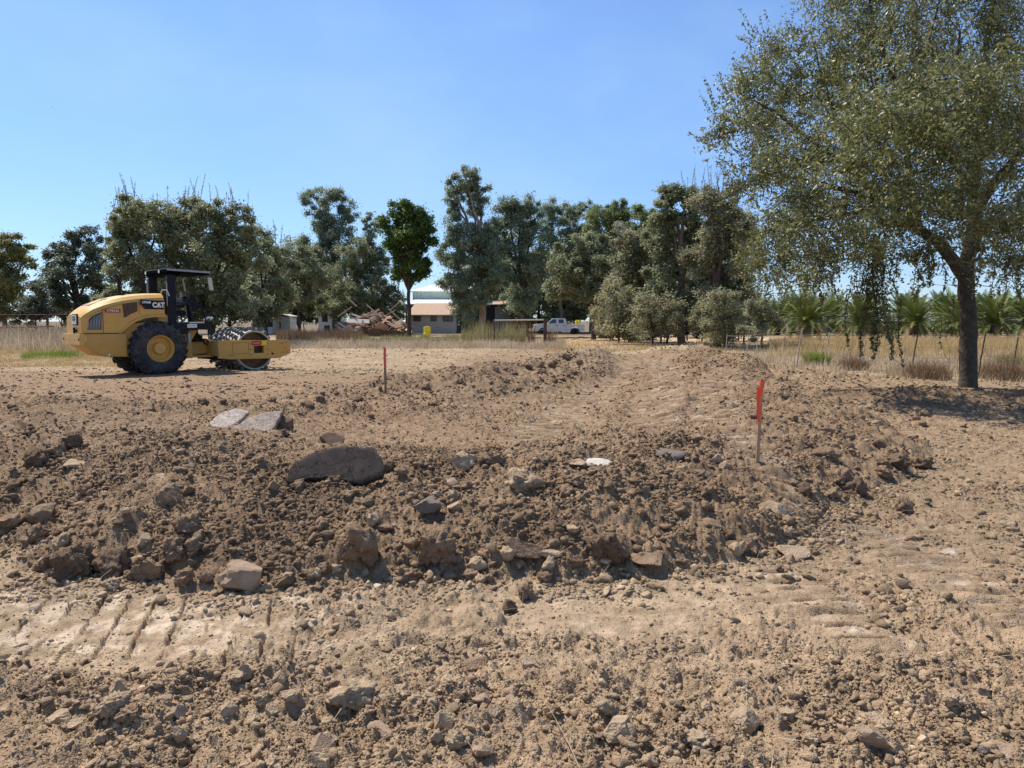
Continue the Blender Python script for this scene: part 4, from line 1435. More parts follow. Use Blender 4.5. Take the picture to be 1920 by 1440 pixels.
# --- the big tree on the right
def big_tree():
    D = 18.2
    r = np.random.default_rng(99)
    rg = random.Random(99)
    b0 = at(1815, 728, D)
    zb = gz(b0.x, D)
    root = empty('shade_tree', (b0.x, D, zb))
    k = D / FPX

    def Wp(px, py, dy=0.0):
        c = at(px, py, D + dy)
        return Vector((c.x - b0.x, dy, c.z - zb))
    b = MB()

    def path(pts, r0, r1, kk=9):
        P3 = [Wp(*p) for p in pts]
        # subdivide with a little wobble
        q, rad = [], []
        n = len(P3) - 1
        for i in range(n):
            for j in range(4):
                t = j / 4
                p = P3[i].lerp(P3[i + 1], t)
                p += Vector((rg.uniform(-1, 1), rg.uniform(-1, 1), 0)) * .012 * (1 + 0 * i)
                q.append(p)
                tt = (i + t) / n
                rad.append((r0 * (1 - tt) + r1 * tt) * rg.uniform(.96, 1.05))
        q.append(P3[-1]); rad.append(r1)
        b.tube(q, rad, kk)
        return q
    skel = []
    tr_ = path([(1816, 745, 0), (1815, 700, 0), (1817, 620, 0), (1812, 560, 0), (1811, 500, 0), (1820, 460, .1)], .195, .165, 14)
    # root flare
    b.tube([Wp(1815, 752), Wp(1815, 725), Wp(1815, 700)], [.28, .22, .19], 12)
    main = [
        ([(1811, 520, 0), (1785, 485, -.2), (1760, 455, -.5), (1722, 430, -.9), (1690, 400, -1.3), (1650, 375, -1.6)], .17, .07),
        ([(1820, 470, .1), (1828, 420, .3), (1826, 350, .5), (1835, 280, .8), (1850, 200, 1.0), (1850, 80, 1.2), (1870, -40, 1.0)], .19, .05),
        ([(1827, 400, .3), (1860, 350, -.3), (1900, 300, -1.0), (1960, 240, -1.4), (2010, 170, -1.4)], .11, .04),
        ([(1822, 440, .2), (1870, 420, .9), (1930, 400, 1.6), (2000, 380, 2.1)], .10, .03),
        ([(1720, 428, -.9), (1712, 360, -.6), (1700, 290, -.3), (1697, 220, -.2), (1697, 168, -.2)], .10, .055),
        ([(1697, 168, -.2), (1672, 140, -.3), (1655, 90, -.5), (1640, 40, -.6), (1632, 5, -.6), (1620, -60, -.6)], .05, .02),
        ([(1697, 168, -.2), (1705, 155, 0), (1735, 100, .2), (1752, 40, .4), (1770, -40, .5)], .045, .015),
        ([(1715, 380, -.6), (1660, 260, -1.3), (1652, 215, -1.4), (1630, 130, -1.5)], .05, .015),
        ([(1652, 215, -1.4), (1657, 190, -1.4), (1640, 150, -1.6)], .03, .012),
        ([(1690, 400, -1.3), (1610, 330, -1.0), (1530, 270, -.8), (1460, 215, -.6), (1400, 180, -.5)], .08, .018),
        ([(1650, 375, -1.6), (1560, 350, -1.8), (1480, 330, -1.6), (1400, 310, -1.2)], .07, .015),
        ([(1650, 375, -1.6), (1600, 400, -1.4), (1540, 410, -.9), (1470, 420, -.4), (1420, 440, 0)], .06, .015),
        ([(1610, 330, -1.0), (1570, 230, -.2), (1540, 140, .5), (1520, 60, .8)], .05, .015),
        ([(1690, 400, -1.3), (1650, 440, -1.3), (1635, 500, -1.2), (1640, 560, -1.1), (1650, 610, -1.1)], .035, .010),
        ([(1828, 380, .4), (1790, 300, 1.4), (1760, 220, 2.2), (1740, 120, 2.6)], .09, .02),
        ([(1826, 350, .5), (1800, 260, -1.0), (1790, 160, -2.0), (1800, 60, -2.4)], .08, .02),
    ]
    for pts, r0, r1 in main:
        skel += path(pts, r0, r1, 8)[2:]
    lobes_px = [
        (1405, 235, 62, 95, 0, 1.6), (1350, 250, 34, 60, .2, .9), (1400, 150, 56, 50, .2, 1.2), (1470, 170, 80, 100, .5, 2.0), (1460, 90, 56, 50, .4, 1.2), (1570, 110, 95, 120, .6, 2.2),
        (1520, 290, 110, 95, -.6, 2.0), (1430, 330, 56, 50, 0, 1.2), (1650, 70, 110, 120, -1.5, 2.2), (1640, 240, 110, 110, -2.2, 2.0), (1590, 395, 100, 60, .3, 1.7), (1480, 425, 66, 52, 0, 1.2),
        (1430, 470, 40, 40, .3, .8), (1755, 250, 110, 130, -1.9, 2.0), (1745, 90, 100, 110, .6, 2.2), (1700, 370, 90, 60, -1.8, 1.4), (1860, 60, 130, 140, 0, 2.6), (1870, 260, 120, 120, -1.4, 2.2),
        (1790, 400, 80, 46, -1.3, 1.2), (1880, 420, 90, 60, .5, 1.8), (1990, 180, 160, 170, 0, 2.6), (2000, 380, 120, 100, 0, 2.2), (1740, -70, 170, 90, 0, 2.4), (1590, -20, 90, 70, 0, 1.8), (1890, -80, 160, 100, 0, 2.4),
        (1735, 470, 46, 40, -.9, .8), (1540, 480, 50, 44, -.2, .9), (1640, 470, 48, 50, -1.1, .8), (1900, 490, 60, 46, .3, 1.1), (1720, 200, 60, 70, 1.4, 1.4), (1600, 200, 80, 80, 1.4, 1.4),
        (1470, 500, 46, 40, .3, .9), (1500, 420, 80, 60, -3.2, 1.3), (1600, 440, 80, 50, -4.0, 1.3), (1700, 410, 80, 46, -4.4, 1.2), (1800, 350, 110, 60, -4.6, 1.4), (1450, 310, 60, 60, -2.6, 1.1), (1880, 440, 80, 50, -3.6, 1.3), (1520, 520, 50, 36, -1.8, .9), (1420, 500, 44, 44, -.6, .9), (1600, 300, 100, 80, -4.0, 1.5), (1720, 220, 110, 90, -4.4, 1.6), (1860, 180, 120, 110, -4.4, 1.8), (1385, 350, 30, 36, .2, .8), (1500, 380, 60, 50, -.4, 1.2), (1975, 480, 70, 60, 0, 1.3),
    ]
    L3 = []
    for cx, cy, rx, ry, dy, dr in lobes_px:
        c = Wp(cx, cy, dy)
        L3.append((c.x, c.y, c.z, rx * k, dr, ry * k))
    P, O, K = lobe_points(r, L3, 185000, .125, .62, 1.9, .85)
    # hanging strands of leaves
    SP, SK = [], []

    def strand(px, y0, y1, dy, dens=70, wid=.05):
        a, c = Wp(px, y0, dy), Wp(px + rg.uniform(-10, 10), y1, dy)
        L = (c - a).length
        m = int(L * dens)
        t = r.random(m)
        sway = np.sin(t * 5 + px) * .05
        pt = np.array(a)[None] * (1 - t)[:, None] + np.array(c)[None] * t[:, None]
        pt[:, 0] += sway
        wd = wid * (1.25 - t)
        pt += r.normal(0, 1, (m, 3)) * wd[:, None]
        SP.append(pt)
        SK.append(np.full(m, rg.random()))
        n = 8
        pts = []
        for i in range(n + 1):
            q = a.lerp(c, i / n)
            q.x += math.sin(i / n * 5 + px) * .05
            pts.append(q)
        b.tube(pts, [.008 * (1 - i / n) + .003 for i in range(n + 1)], 4)
    for x, y0, y1, dy, d_, w_ in ((1640, 480, 655, -1.1, 420, .13), (1655, 500, 640, -1.2, 400, .11), (1622, 520, 668, -1.0, 160, .06), (1664, 560, 676, -1.1, 170, .055), (1686, 560, 690, -1.2, 120, .04),
                                  (1645, 600, 672, -1.15, 150, .05), (1592, 540, 650, -1.0, 110, .04), (1634, 450, 600, -1.1, 460, .16), (1610, 470, 560, -1.0, 260, .12), (1720, 470, 560, -.9, 130, .06), (1745, 470, 540, -1, 140, .07),
                                  (1770, 470, 545, -.7, 110, .05), (1560, 480, 560, -.3, 140, .07), (1530, 480, 570, 0, 150, .08), (1500, 500, 580, .2, 160, .09), (1470, 520, 590, .3, 150, .09), (1440, 500, 600, .3, 170, .1),
                                  (1860, 480, 560, .3, 140, .07), (1885, 500, 590, .4, 120, .06), (1908, 480, 560, .5, 160, .08), (1940, 480, 600, .5, 160, .08), (1785, 560, 640, -.5, 60, .05), (1760, 590, 655, -.6, 40, .04), (1420, 450, 560, .3, 200, .1)):
        strand(x, y0, y1, dy, d_, w_)
    for _ in range(44):
        px = rg.uniform(1420, 1960)
        y0 = rg.uniform(440, 520)
        strand(px, y0, y0 + rg.uniform(25, 60), rg.uniform(-1.5, 1.5), 130, .05)
    # outer sprigs that fray the outline
    for _ in range(420):
        l = L3[rg.randrange(len(L3))]
        d = Vector((rg.gauss(0, 1) - .5, rg.gauss(0, 1), rg.gauss(0, 1) + .35)).normalized()
        p0 = Vector((l[0] + d.x * l[3] * .9, l[1] + d.y * l[4] * .9, l[2] + d.z * l[5] * .9))
        L = rg.uniform(.25, .75)
        m = int(L * 42)
        t = r.random(m)
        dv = np.array(d * .7 + Vector((0, 0, .4)))
        pt = np.array(p0)[None] + t[:, None] * L * dv + r.normal(0, .022, (m, 3))
        SP.append(pt); SK.append(np.full(m, rg.uniform(.3, 1)))
        b.tube([p0, p0 + Vector(dv) * L], [.006, .002], 3)
    P = np.vstack([P] + SP)
    O = np.vstack([O, unit(r.normal(0, 1, (len(P) - len(O), 3)))])
    K = np.concatenate([K] + SK)
    col = np.clip(.12 + .5 * K + r.normal(0, .22, len(P)), 0, 1)
    V, F, C = leafset(r, P, O, .082, .5, .40, col, .45)
    # twigs into the foliage
    SA = np.array([list(p) for p in skel])
    for _ in range(2600):
        p = Vector(P[rg.randrange(len(P) - 1)])
        d2 = ((SA - np.array(p)) ** 2).sum(1)
        q = Vector(SA[int(d2.argmin())])
        L = (q - p).length
        if .12 < L < 1.25:
            tp = limb(b, q, p, .004 + .009 * L, .0025, .14, 4, 4, rg)
            SA = np.vstack([SA, [list(v_) for v_ in tp[1:]]])
    b.build('trunk', mat('bark_tree', (.085, .066, .05), .95, var=.45, scale=7, bump=.035, bscale=12), root, smooth=True, fixn=False)
    mesh_np('crown', V, F, LEAF['oak'], root, C)
    tag(root, 'big leafy tree with a thick dark trunk and hanging branches at the right', 'tree')


big_tree()


# --- palms
def frond_np(r, L, bend, az, el, nl=30, wl=.5):
    """arching rachis with two ranks of leaflets"""
    t = np.linspace(0, 1, nl)
    ang = el - bend * t ** 1.3
    dx = np.cos(ang); dz = np.sin(ang)
    x = np.concatenate([[0], np.cumsum((dx[1:] + dx[:-1]) / 2)]) * L / (nl - 1)
    z = np.concatenate([[0], np.cumsum((dz[1:] + dz[:-1]) / 2)]) * L / (nl - 1)
    tx = np.stack([dx, 0 * dx, dz], 1)
    nx = np.stack([-dz, 0 * dx, dx], 1)
    sy = np.array([0, 1.0, 0])
    V, F, C = [], [], []
    P = np.stack([x, 0 * x, z], 1)
    for sgn in (-1, 1):
        for i in range(2, nl):
            ll = wl * math.sin(math.pi * min(.97, .12 + t[i] * .86)) ** .6 * r.uniform(.85, 1.15)
            d = sy * sgn * .8 + tx[i] * .65 + nx[i] * (.28 - .1 * r.random())
            d = d / np.linalg.norm(d)
            wv = tx[i] * .045
            p = P[i]
            o = len(V) * 1
            V += [p - wv, p + d * ll * .5 + wv * .8 + np.array([0, 0, -.01]), p + d * ll + np.array([0, 0, -.10 * ll]), p + wv]
            F.append([o, o + 3, o + 1, o + 2])
    # rachis
    for i in range(nl - 1):
        w0 = .03 * (1 - t[i]) + .008
        w1 = .03 * (1 - t[i + 1]) + .008
        o = len(V)
        V += [P[i] - sy * w0, P[i] + sy * w0, P[i + 1] + sy * w1, P[i + 1] - sy * w1]
        F.append([o, o + 1, o + 2, o + 3])
    V = np.array(V)
    ca, sa = math.cos(az), math.sin(az)
    V = np.stack([V[:, 0] * ca - V[:, 1] * sa, V[:, 0] * sa + V[:, 1] * ca, V[:, 2]], 1)
    return V, np.array(F)


M_PALM = leaf_mat('palm_green', (.032, .055, .01), (.20, .23, .06), .1, .55, .15)
M_PALMD = leaf_mat('palm_dry', (.22, .15, .06), (.42, .31, .14), .2)
M_PTRUNK = mat('palm_trunk', (.13, .09, .06), .95, var=.5, scale=8, bump=.04, bscale=10)


def make_palm(seed):
    r = np.random.default_rng(seed)
    root = empty('date_palm')
    hgt = 1.25
    b = MB()
    pr = [(.0, -.2)]
    n = 14
    b.tube([(0, 0, -.3 + i * (hgt + .3) / n) for i in range(n + 1)], [(.34 + .05 * (i % 2)) * (1 - .015 * i) for i in range(n + 1)], 12)
    b.build('trunk', M_PTRUNK, root, fixn=False)
    Vs, Fs, Cs = [], [], []
    Vd, Fd, Cd = [], [], []
    N = 56
    for i in range(N):
        u = (i + .5) / N
        el = R(86 - 92 * u ** 1.0 + r.uniform(-6, 6))
        L = r.uniform(2.7, 3.4) * (1 - .18 * (u > .85))
        az = i * 2.39996 + r.uniform(-.15, .15)
        V, F = frond_np(r, L, R(35 + 55 * u) * r.uniform(.8, 1.2), az, el)
        V = V + np.array([.18 * math.cos(az), .18 * math.sin(az), hgt + .15 * (1 - u)])
        tg = (Vd, Fd, Cd) if u > .93 else (Vs, Fs, Cs)
        tg[1].append(F + sum(len(v) for v in tg[0]))
        tg[0].append(V)
        tg[2].append(np.full((len(V), 3), np.clip(r.uniform(.2, .8) + .15 * (1 - u), 0, 1)))
    mesh_np('crown', np.vstack(Vs), np.vstack(Fs), M_PALM, root, np.vstack(Cs))
    mesh_np('dry_fronds', np.vstack(Vd), np.vstack(Fd), M_PALMD, root, np.vstack(Cd))
    return root


PALMS = [make_palm(5 + i) for i in range(3)]
used = [False] * 3


def put_palm(px, D, i, sc_, label, group, rz):
    c = at(px, 640, D)
    o = PALMS[i] if not used[i] else copy_tree(PALMS[i])
    used[i] = True
    o.location = (c.x, D, .02)
    o.rotation_euler = (0, 0, rz)
    o.scale = (sc_, sc_, sc_)
    tag(o, label, 'palm tree', group)


rg_ = random.Random(4)
GR1 = 'front row of date palms'
front = [(1512, 66, 1.02, 'front-row date palm with a dark trunk, leftmost, beside the thicket shrub'), (1612, 70, 1.0, 'front-row date palm seen behind the hanging leafy branches'), (1716, 72, .98, 'front-row date palm above the leaning fence post, left of the big trunk'),
         (1800, 74, .95, 'front-row date palm hidden right behind the big tree trunk'), (1862, 72, 1.0, 'front-row date palm just right of the big tree trunk'), (1930, 70, 1.02, 'front-row date palm cut by the right edge of the picture')]
for j, (px, D, s_, lab) in enumerate(front):
    put_palm(px, D, j % 3, s_, lab, GR1, rg_.uniform(0, 6))
for row, (D, n, x0, x1, s_) in enumerate(((84, 6, 1450, 1960, 1.08), (98, 7, 1440, 1960, 1.25), (114, 8, 1430, 1960, 1.42))):
    for j in range(n):
        px = x0 + (x1 - x0) * (j + .5 * (row % 2)) / n + rg_.uniform(-8, 8)
        put_palm(px, D + rg_.uniform(-2, 2), rg_.randrange(3), s_ * rg_.uniform(.93, 1.05), 'date palm in the rows behind the front row', 'rear rows of date palms', rg_.uniform(0, 6))


# --- grasses
def blades(r, P, h, wd, lean=.35, kink=.2):
    n = len(P)
    az = r.uniform(0, 2 * math.pi, n)
    s = np.stack([np.cos(az), np.sin(az), 0 * az], 1)
    la = r.uniform(0, 2 * math.pi, n)
    ln = np.stack([np.cos(la), np.sin(la), 0 * la], 1) * (r.random(n) * lean)[:, None]
    up = np.array([0, 0, 1.0])
    m = P + (up * .55 + ln * .35) * h[:, None]
    t = P + (up * .98 + ln * 1.0 + r.normal(0, kink, (n, 3)) * .3) * h[:, None]
    w = s * (wd * .5)[:, None]
    V = np.stack([P - w, P + w, m + w * .8, m - w * .8, t + w * .15, t - w * .15], 1).reshape(-1, 3)
    b = (np.arange(n) * 6)[:, None]
    F = np.concatenate([b + np.array([0, 1, 2, 3]), b + np.array([3, 2, 4, 5])], 0)
    return V, F


def grass(name, label, n, region, hr, wr, mats, dens=None, lean=.4, seed=0, kind='stuff', cat_='grass'):
    """region: (px0,px1,D0,D1) fan patch; dens(x,y)->keep weight"""
    r = np.random.default_rng(seed)
    px0, px1, D0, D1 = region
    y = np.sqrt(r.uniform(D0 ** 2, D1 ** 2, n))
    x = (r.uniform(px0, px1, n) - 960) / FPX * y
    if dens is not None:
        k = r.random(n) < dens(x, y)
        x, y = x[k], y[k]
    z = np.where(y < 90, H(x, y), .05)
    P = np.stack([x, y, z - .01], 1)
    cl = .6 + .5 * sstep(-.3, .4, perlin(x * .8, y * .8, seed + 3))
    h = r.uniform(hr[0], hr[1], len(x)) * cl
    V, F = blades(r, P, h, r.uniform(wr[0], wr[1], len(x)), lean)
    c = np.clip(.5 + .5 * perlin(x * .7, y * .7, seed) + r.normal(0, .2, len(x)), 0, 1)
    C = np.repeat(np.stack([c, c, c], 1), 6, 0)
    o = mesh_np(name, V, F, mats, None, C)
    tag(o, label, cat_, None, kind)
    return o


M_GOLD = leaf_mat('grass_golden', (.38, .26, .11), (.66, .50, .26), .35, .8, .1)
M_DRY = leaf_mat('grass_bleached', (.36, .27, .17), (.68, .57, .41), .3, .8, .1)
M_WEED = leaf_mat('weeds_greenish', (.20, .18, .07), (.46, .40, .20), .3, .8, .1)
M_TWIG = leaf_mat('twigs_brown', (.14, .085, .05), (.34, .23, .14), .15, .8, .1)
M_GREEN = leaf_mat('grass_green', (.12, .17, .03), (.30, .36, .08), .4, .7, .1)


def edge_right(x):
    return np.interp(x, [3, 4.5, 6.5, 9, 11, 15, 25], [48, 36, 29, 22.5, 19.8, 18.6, 17.5])


def dright(x, y):
    return sstep(-.6, 1.2, y - edge_right(x) + 1.2 * perlin(x * .8, y * .8, 5)) * (.35 + .65 * sstep(-.3, .3, perlin(x * 1.3, y * 1.3, 8)))


grass('dry_grass', 'tall golden dry grass filling the field before the palms', 52000, (1440, 2080, 31, 62), (.15, .62), (.012, .035), M_GOLD, lambda x, y: sstep(30, 34, y - .0 * x) * sstep(1400, 1500, 960 + FPX * x / y) * (.2 + .8 * sstep(-.25, .2, perlin(x * .6, y * .6, 79))), seed=1)
grass('bleached_grass', 'pale bleached grass along the edge of the graded soil at the right', 52000, (1290, 2080, 17, 36), (.05, .30), (.006, .016), M_DRY, lambda x, y: dright(x, y) * sstep(37, 33, y), .9, seed=2)
grass('dry_twigs', 'brown dead weed stalks mixed into the bleached grass', 9000, (1290, 2080, 18, 40), (.15, .55), (.006, .014), M_TWIG, lambda x, y: dright(x, y) * sstep(.0, .4, perlin(x * .6, y * .6, 77)), .7, seed=3)
grass('weed_stalks', 'dry upright weed stalks standing among the grass near the trunk', 1500, (1500, 2080, 18.5, 27), (.6, 1.25), (.008, .018), M_TWIG, lambda x, y: dright(x, y) * sstep(.1, .4, perlin(x * .9, y * .9, 78)), .25, seed=4)
# middle strip of tall weeds in front of the rubble and barn
grass('tall_weeds', 'tall grey-green and straw weeds before the rubble heap and barn', 32000, (560, 985, 50, 62), (.15, .6), (.014, .04), M_WEED, lambda x, y: (.05 + .95 * sstep(.0, .4, perlin(x * .5, y * .5, 15))), .3, seed=5)
grass('straw_grass', 'short straw-coloured grass before the tall weeds', 26000, (520, 1060, 41, 56), (.12, .45), (.012, .03), M_DRY, None, .7, seed=6)
grass('tall_weeds', 'tall pale weed stalks left of the wooden gate post', 6000, (865, 985, 50, 58), (.6, 1.6), (.014, .035), M_WEED, lambda x, y: (.2 + .8 * sstep(0, .3, perlin(x * .8, y * .8, 19))), .25, seed=7)
grass('dry_weeds', 'brown weed thicket below the trees behind the roller drum', 20000, (520, 680, 52, 74), (.3, 1.0), (.014, .035), M_TWIG, lambda x, y: (.3 + .7 * sstep(-.2, .4, perlin(x * .5, y * .5, 25))), .4, seed=8)
# left field
grass('straw_grass', 'flattened straw-coloured grass left of the roller', 60000, (-60, 300, 24.5, 44), (.04, .16), (.008, .02), M_GOLD, lambda x, y: .3 + .7 * sstep(-.3, .3, perlin(x * .5, y * .5, 35)), 1.0, seed=9)
grass('dry_weeds', 'tangled pale brown weeds below the trees at the far left', 34000, (-60, 230, 38, 60), (.4, 1.25), (.012, .03), M_DRY, lambda x, y: .4 + .6 * sstep(-.2, .4, perlin(x * .4, y * .4, 36)), .8, seed=10)
grass('dry_twigs', 'dark dead stalks among the weeds at the far left', 12000, (-60, 230, 42, 60), (.4, 1.3), (.012, .03), M_TWIG, None, .8, seed=11)
grass('green_grass', 'patch of fresh green grass left of the roller', 9000, (40, 155, 28, 37), (.12, .34), (.008, .02), M_GREEN, lambda x, y: np.exp(-(((x - at(92, 655, 32).x) / 1.1) ** 2 + ((y - 32) / 2.0) ** 2) ** 1.5), .6, seed=12)
grass('straw_grass', 'scattered straw-coloured grass beyond the levelled lane', 20000, (1020, 1460, 36, 56), (.08, .3), (.01, .025), M_GOLD, lambda x, y: .25 + .6 * sstep(0, .4, perlin(x * .5, y * .5, 45)), .8, seed=13)
# a few plants one can tell apart


def tuft(name, label, px, py, D, n, rad, h, mats, cat_, lean=.9, wd=(.008, .02), seed=0):
    r = np.random.default_rng(seed)
    c = hit(px, py) if D is None else at(px, py, D)
    zc = gz(c.x, c.y) if c.y < 90 else .05
    a = r.uniform(0, 6.28, n)
    q = rad * np.sqrt(r.random(n)) * .5
    P = np.stack([q * np.cos(a), q * np.sin(a), 0 * a - .01], 1)
    V, F = blades(r, P, r.uniform(.5, 1.0, n) * h, r.uniform(*wd, n), lean)
    cc = np.clip(r.normal(.5, .25, n), 0, 1)
    o = mesh_np(name, V, F, mats, None, np.repeat(np.stack([cc, cc, cc], 1), 6, 0))
    o.location = (c.x, c.y, zc)
    tag(o, label, cat_)
    return o


tuft('green_bush', 'small bright green weed bush at the edge of the graded soil', 1532, 676, 27, 900, .8, .5, M_GREEN, 'bush', 1.0, (.012, .03), 1)
tuft('dead_weed', 'dry brown weed clump below the hanging branches', 1600, 690, 24, 700, .9, .55, M_TWIG, 'weed', 1.1, (.006, .012), 2)
tuft('dead_weed', 'dead twiggy weed clump left of the big trunk', 1740, 712, 20.5, 900, 1.1, .6, M_TWIG, 'weed', 1.1, (.005, .010), 3)
tuft('dead_weed', 'bleached weed clump beside the leaning fence post left of the trunk', 1700, 700, 21.5, 800, 1.0, .55, M_DRY, 'weed', 1.1, (.005, .010), 4)
tuft('dead_weed', 'grey weed clump in the shade right of the big trunk', 1885, 705, 20.5, 900, 1.2, .7, M_TWIG, 'weed', .9, (.005, .010), 5)
tuft('dead_weed', 'tall thin dry weed left of the gate post', 996, 648, 50, 60, .5, 1.6, M_TWIG, 'weed', .5, (.02, .04), 6)
tuft('dead_weed', 'thin dry weed right of the gate post', 1034, 646, 50, 60, .7, 1.3, M_TWIG, 'weed', .5, (.02, .04), 7)
tuft('green_bush', 'green sage-coloured weed in the grass near the right edge', 1900, 668, 27, 700, .9, .5, M_WEED, 'bush', 1.0, (.01, .02), 8)

grass('straw_bits', 'thin bits of straw and root lying on the graded soil', 1500, (-150, 2070, 2.4, 11), (.03, .11), (.0025, .005), M_DRY, None, 6.0, seed=14, cat_='straw')

# ------------------------------------------------------------------ soil compactor
DUST = (.42, .33, .24)
M_YEL = mat('paint_yellow', (.66, .37, .075), .45, spec=.35, var=.09, scale=4, dust=DUST, dustamt=.3)
M_YELD = mat('paint_yellow_dusty', (.58, .32, .06), .55, spec=.3, var=.1, scale=4, dust=DUST, dustamt=.45)
M_BLK = mat('paint_black', (.007, .009, .017), .55, spec=.25, var=.3, dust=(.07, .06, .05), dustamt=.15)
M_RUB = mat('tyre_rubber', (.020, .022, .030), .8, spec=.3, var=.3, scale=9, dust=(.24, .20, .16), dustamt=.5, bump=.004, bscale=30)
M_GRIM = mat('dark_opening', (.02, .017, .014), .9, var=.4)
M_LOUV = mat('louvre_brown', (.10, .06, .04), .6, var=.25, scale=14)
M_DRUM = mat('drum_steel_dusty', (.42, .385, .34), .75, spec=.3, var=.2, scale=8, dust=(.62, .55, .46), dustamt=.8, bump=.003)
M_PAD = mat('pad_steel', (.085, .085, .09), .5, metal=.2, var=.3, scale=12, dust=(.4, .36, .3), dustamt=.5)
M_WHT = mat('white_plate', (.75, .75, .75), .5, var=.05)
M_RED = mat('red_label', (.42, .02, .05), .5, var=.06)
M_LYEL = mat('yellow_label', (.80, .62, .03), .5, var=.06)
M_GREY = mat('grey_metal', (.30, .30, .31), .45, metal=.5, var=.15)
M_LGREY = mat('roof_edge_grey', (.33, .33, .35), .5, var=.1)
M_MIRR = mat('mirror_cream', (.60, .52, .38), .3, var=.15)
M_LAMP = mat('lamp_lens', (.8, .8, .78), .2, var=.03)
M_LOGO = mat('logo_yellow', (.85, .50, .02), .5, var=.03)
M_TXTW = mat('lettering_white', (.85, .85, .84), .5, var=.02)
M_TXTD = mat('lettering_dark', (.05, .05, .05), .5, var=.02)
M_INNER = mat('drum_inside', (.22, .13, .05), .8, var=.3, dust=DUST, dustamt=.5)


def text(body, size, loc, rot, m, parent, name='lettering', bold=.0, sx=1.0, depth=.002, parent_align=True):
    cu = bpy.data.curves.new(name, 'FONT')
    cu.body = body
    cu.size = size
    cu.offset = bold
    cu.extrude = depth
    cu.align_x = 'CENTER'
    cu.align_y = 'CENTER'
    cu.resolution_u = 3
    tmp = bpy.data.objects.new('tmp', cu)
    link(tmp)
    dg = bpy.context.evaluated_depsgraph_get()
    me = bpy.data.meshes.new_from_object(tmp.evaluated_get(dg))
    bpy.data.objects.remove(tmp)
    me.materials.clear()
    me.materials.append(m)
    o = bpy.data.objects.new(name, me)
    link(o)
    o.parent = parent
    o.location = loc
    o.rotation_euler = rot
    o.scale = (sx, 1, 1)
    return o


RZ = math.pi / 4
ro_x, ro_y = -11.35, 20.3
ro_z = .13
rol = empty('soil_compactor', (ro_x, ro_y, ro_z), RZ)
tag(rol, 'yellow single-drum soil compactor with black canopy parked on the graded soil', 'road roller')
YC = .78                                       # centre line


def ztop(u):
    return float(np.interp(u, [0.0, .15, .32, .55, .8, 1.1, 1.5, 1.9, 2.17], [1.60, 1.74, 1.86, 1.97, 2.06, 2.14, 2.20, 2.23, 2.24]))


def zbot(u):
    return float(np.interp(u, [0.0, 1.0, 1.1, 1.22, 1.38, 1.58, 1.85, 2.17], [1.15, 1.15, 1.24, 1.35, 1.46, 1.54, 1.58, 1.58]))


def hw(u):
    return float(np.interp(u, [0, .3, .8, 2.2], [.63, .67, .72, .74]))


# hood: lofted with chamfered shoulders
us = [.03, .08, .15, .24, .34, .45, .58, .7, .85, 1.0, 1.1, 1.22, 1.38, 1.58, 1.85, 2.17]
V, F = [], []
for u in us:
    zt, zb, wdt = ztop(u), zbot(u), hw(u)
    sh = .10 + .03 * min(1, u)
    sec = [(-wdt, zb), (-wdt, zb + .35 * (zt - sh - zb)), (-wdt + .015, zt - sh - .05), (-wdt + .05, zt - sh + .02), (-wdt + .16, zt - .015), (-wdt + .25, zt + .01), (0, zt + .03)]
    sec = sec + [(-a, b_) for a, b_ in sec[:-1][::-1]]
    V += [(u, YC + a, b_) for a, b_ in sec]
m_ = 13
for i in range(len(us) - 1):
    for j in range(m_ - 1):
        F.append((i * m_ + j, i * m_ + j + 1, (i + 1) * m_ + j + 1, (i + 1) * m_ + j))
    F.append((i * m_ + m_ - 1, i * m_, (i + 1) * m_, (i + 1) * m_ + m_ - 1))
F.append(tuple(range(m_)))
F.append(tuple(range((len(us) - 1) * m_, len(us) * m_)))
b = MB()
b.add(V, F)
hood = b.build('hood', M_YEL, rol, smooth=True)
try: hood.data.set_sharp_from_angle(angle=R(16))
except Exception: pass
# raised arch flare over the wheel
b = MB()
arc = [(.93, 1.15), (1.03, 1.27), (1.16, 1.40), (1.33, 1.52), (1.55, 1.615), (1.85, 1.66), (2.18, 1.665)]
arc2 = [(1.0, 1.15), (1.1, 1.24), (1.22, 1.35), (1.38, 1.455), (1.58, 1.54), (1.85, 1.58), (2.18, 1.58)]
for sgn in (-1, 1):
    ys = []
    VV = []
    for (a, c), (d, e) in zip(arc, arc2):
        y0 = YC + sgn * (hw(a) - .01); y1 = YC + sgn * (hw(a) + .055)
        VV += [(a, y0, c), (a + .02, y1, c - .02), (d, y1, e), (d, y0, e)]
    FF = []
    for i in range(len(arc) - 1):
        for j in range(4):
            FF.append((i * 4 + j, i * 4 + (j + 1) % 4, (i + 1) * 4 + (j + 1) % 4, (i + 1) * 4 + j))
    FF += [(0, 1, 2, 3), tuple(range((len(arc) - 1) * 4, len(arc) * 4))]
    b.add(VV, FF)
b.build('wheel_arch_flare', M_YEL, hood, smooth=True)
# side panel frames, vents
yn = YC - .74


def side_poly(pts, off, m, name, par, thick=.006, far=False):
    b = MB()
    VV = [(p[0], YC - hw(p[0]) - off, p[1]) for p in pts] + [(p[0], YC - hw(p[0]) - off + thick, p[1]) for p in pts]
    n = len(pts)
    b.add(VV, [tuple(range(n)), tuple(range(2 * n - 1, n - 1, -1))] + [(i, i + n, (i + 1) % n + n, (i + 1) % n) for i in range(n)])
    return b.build(name, m, par)


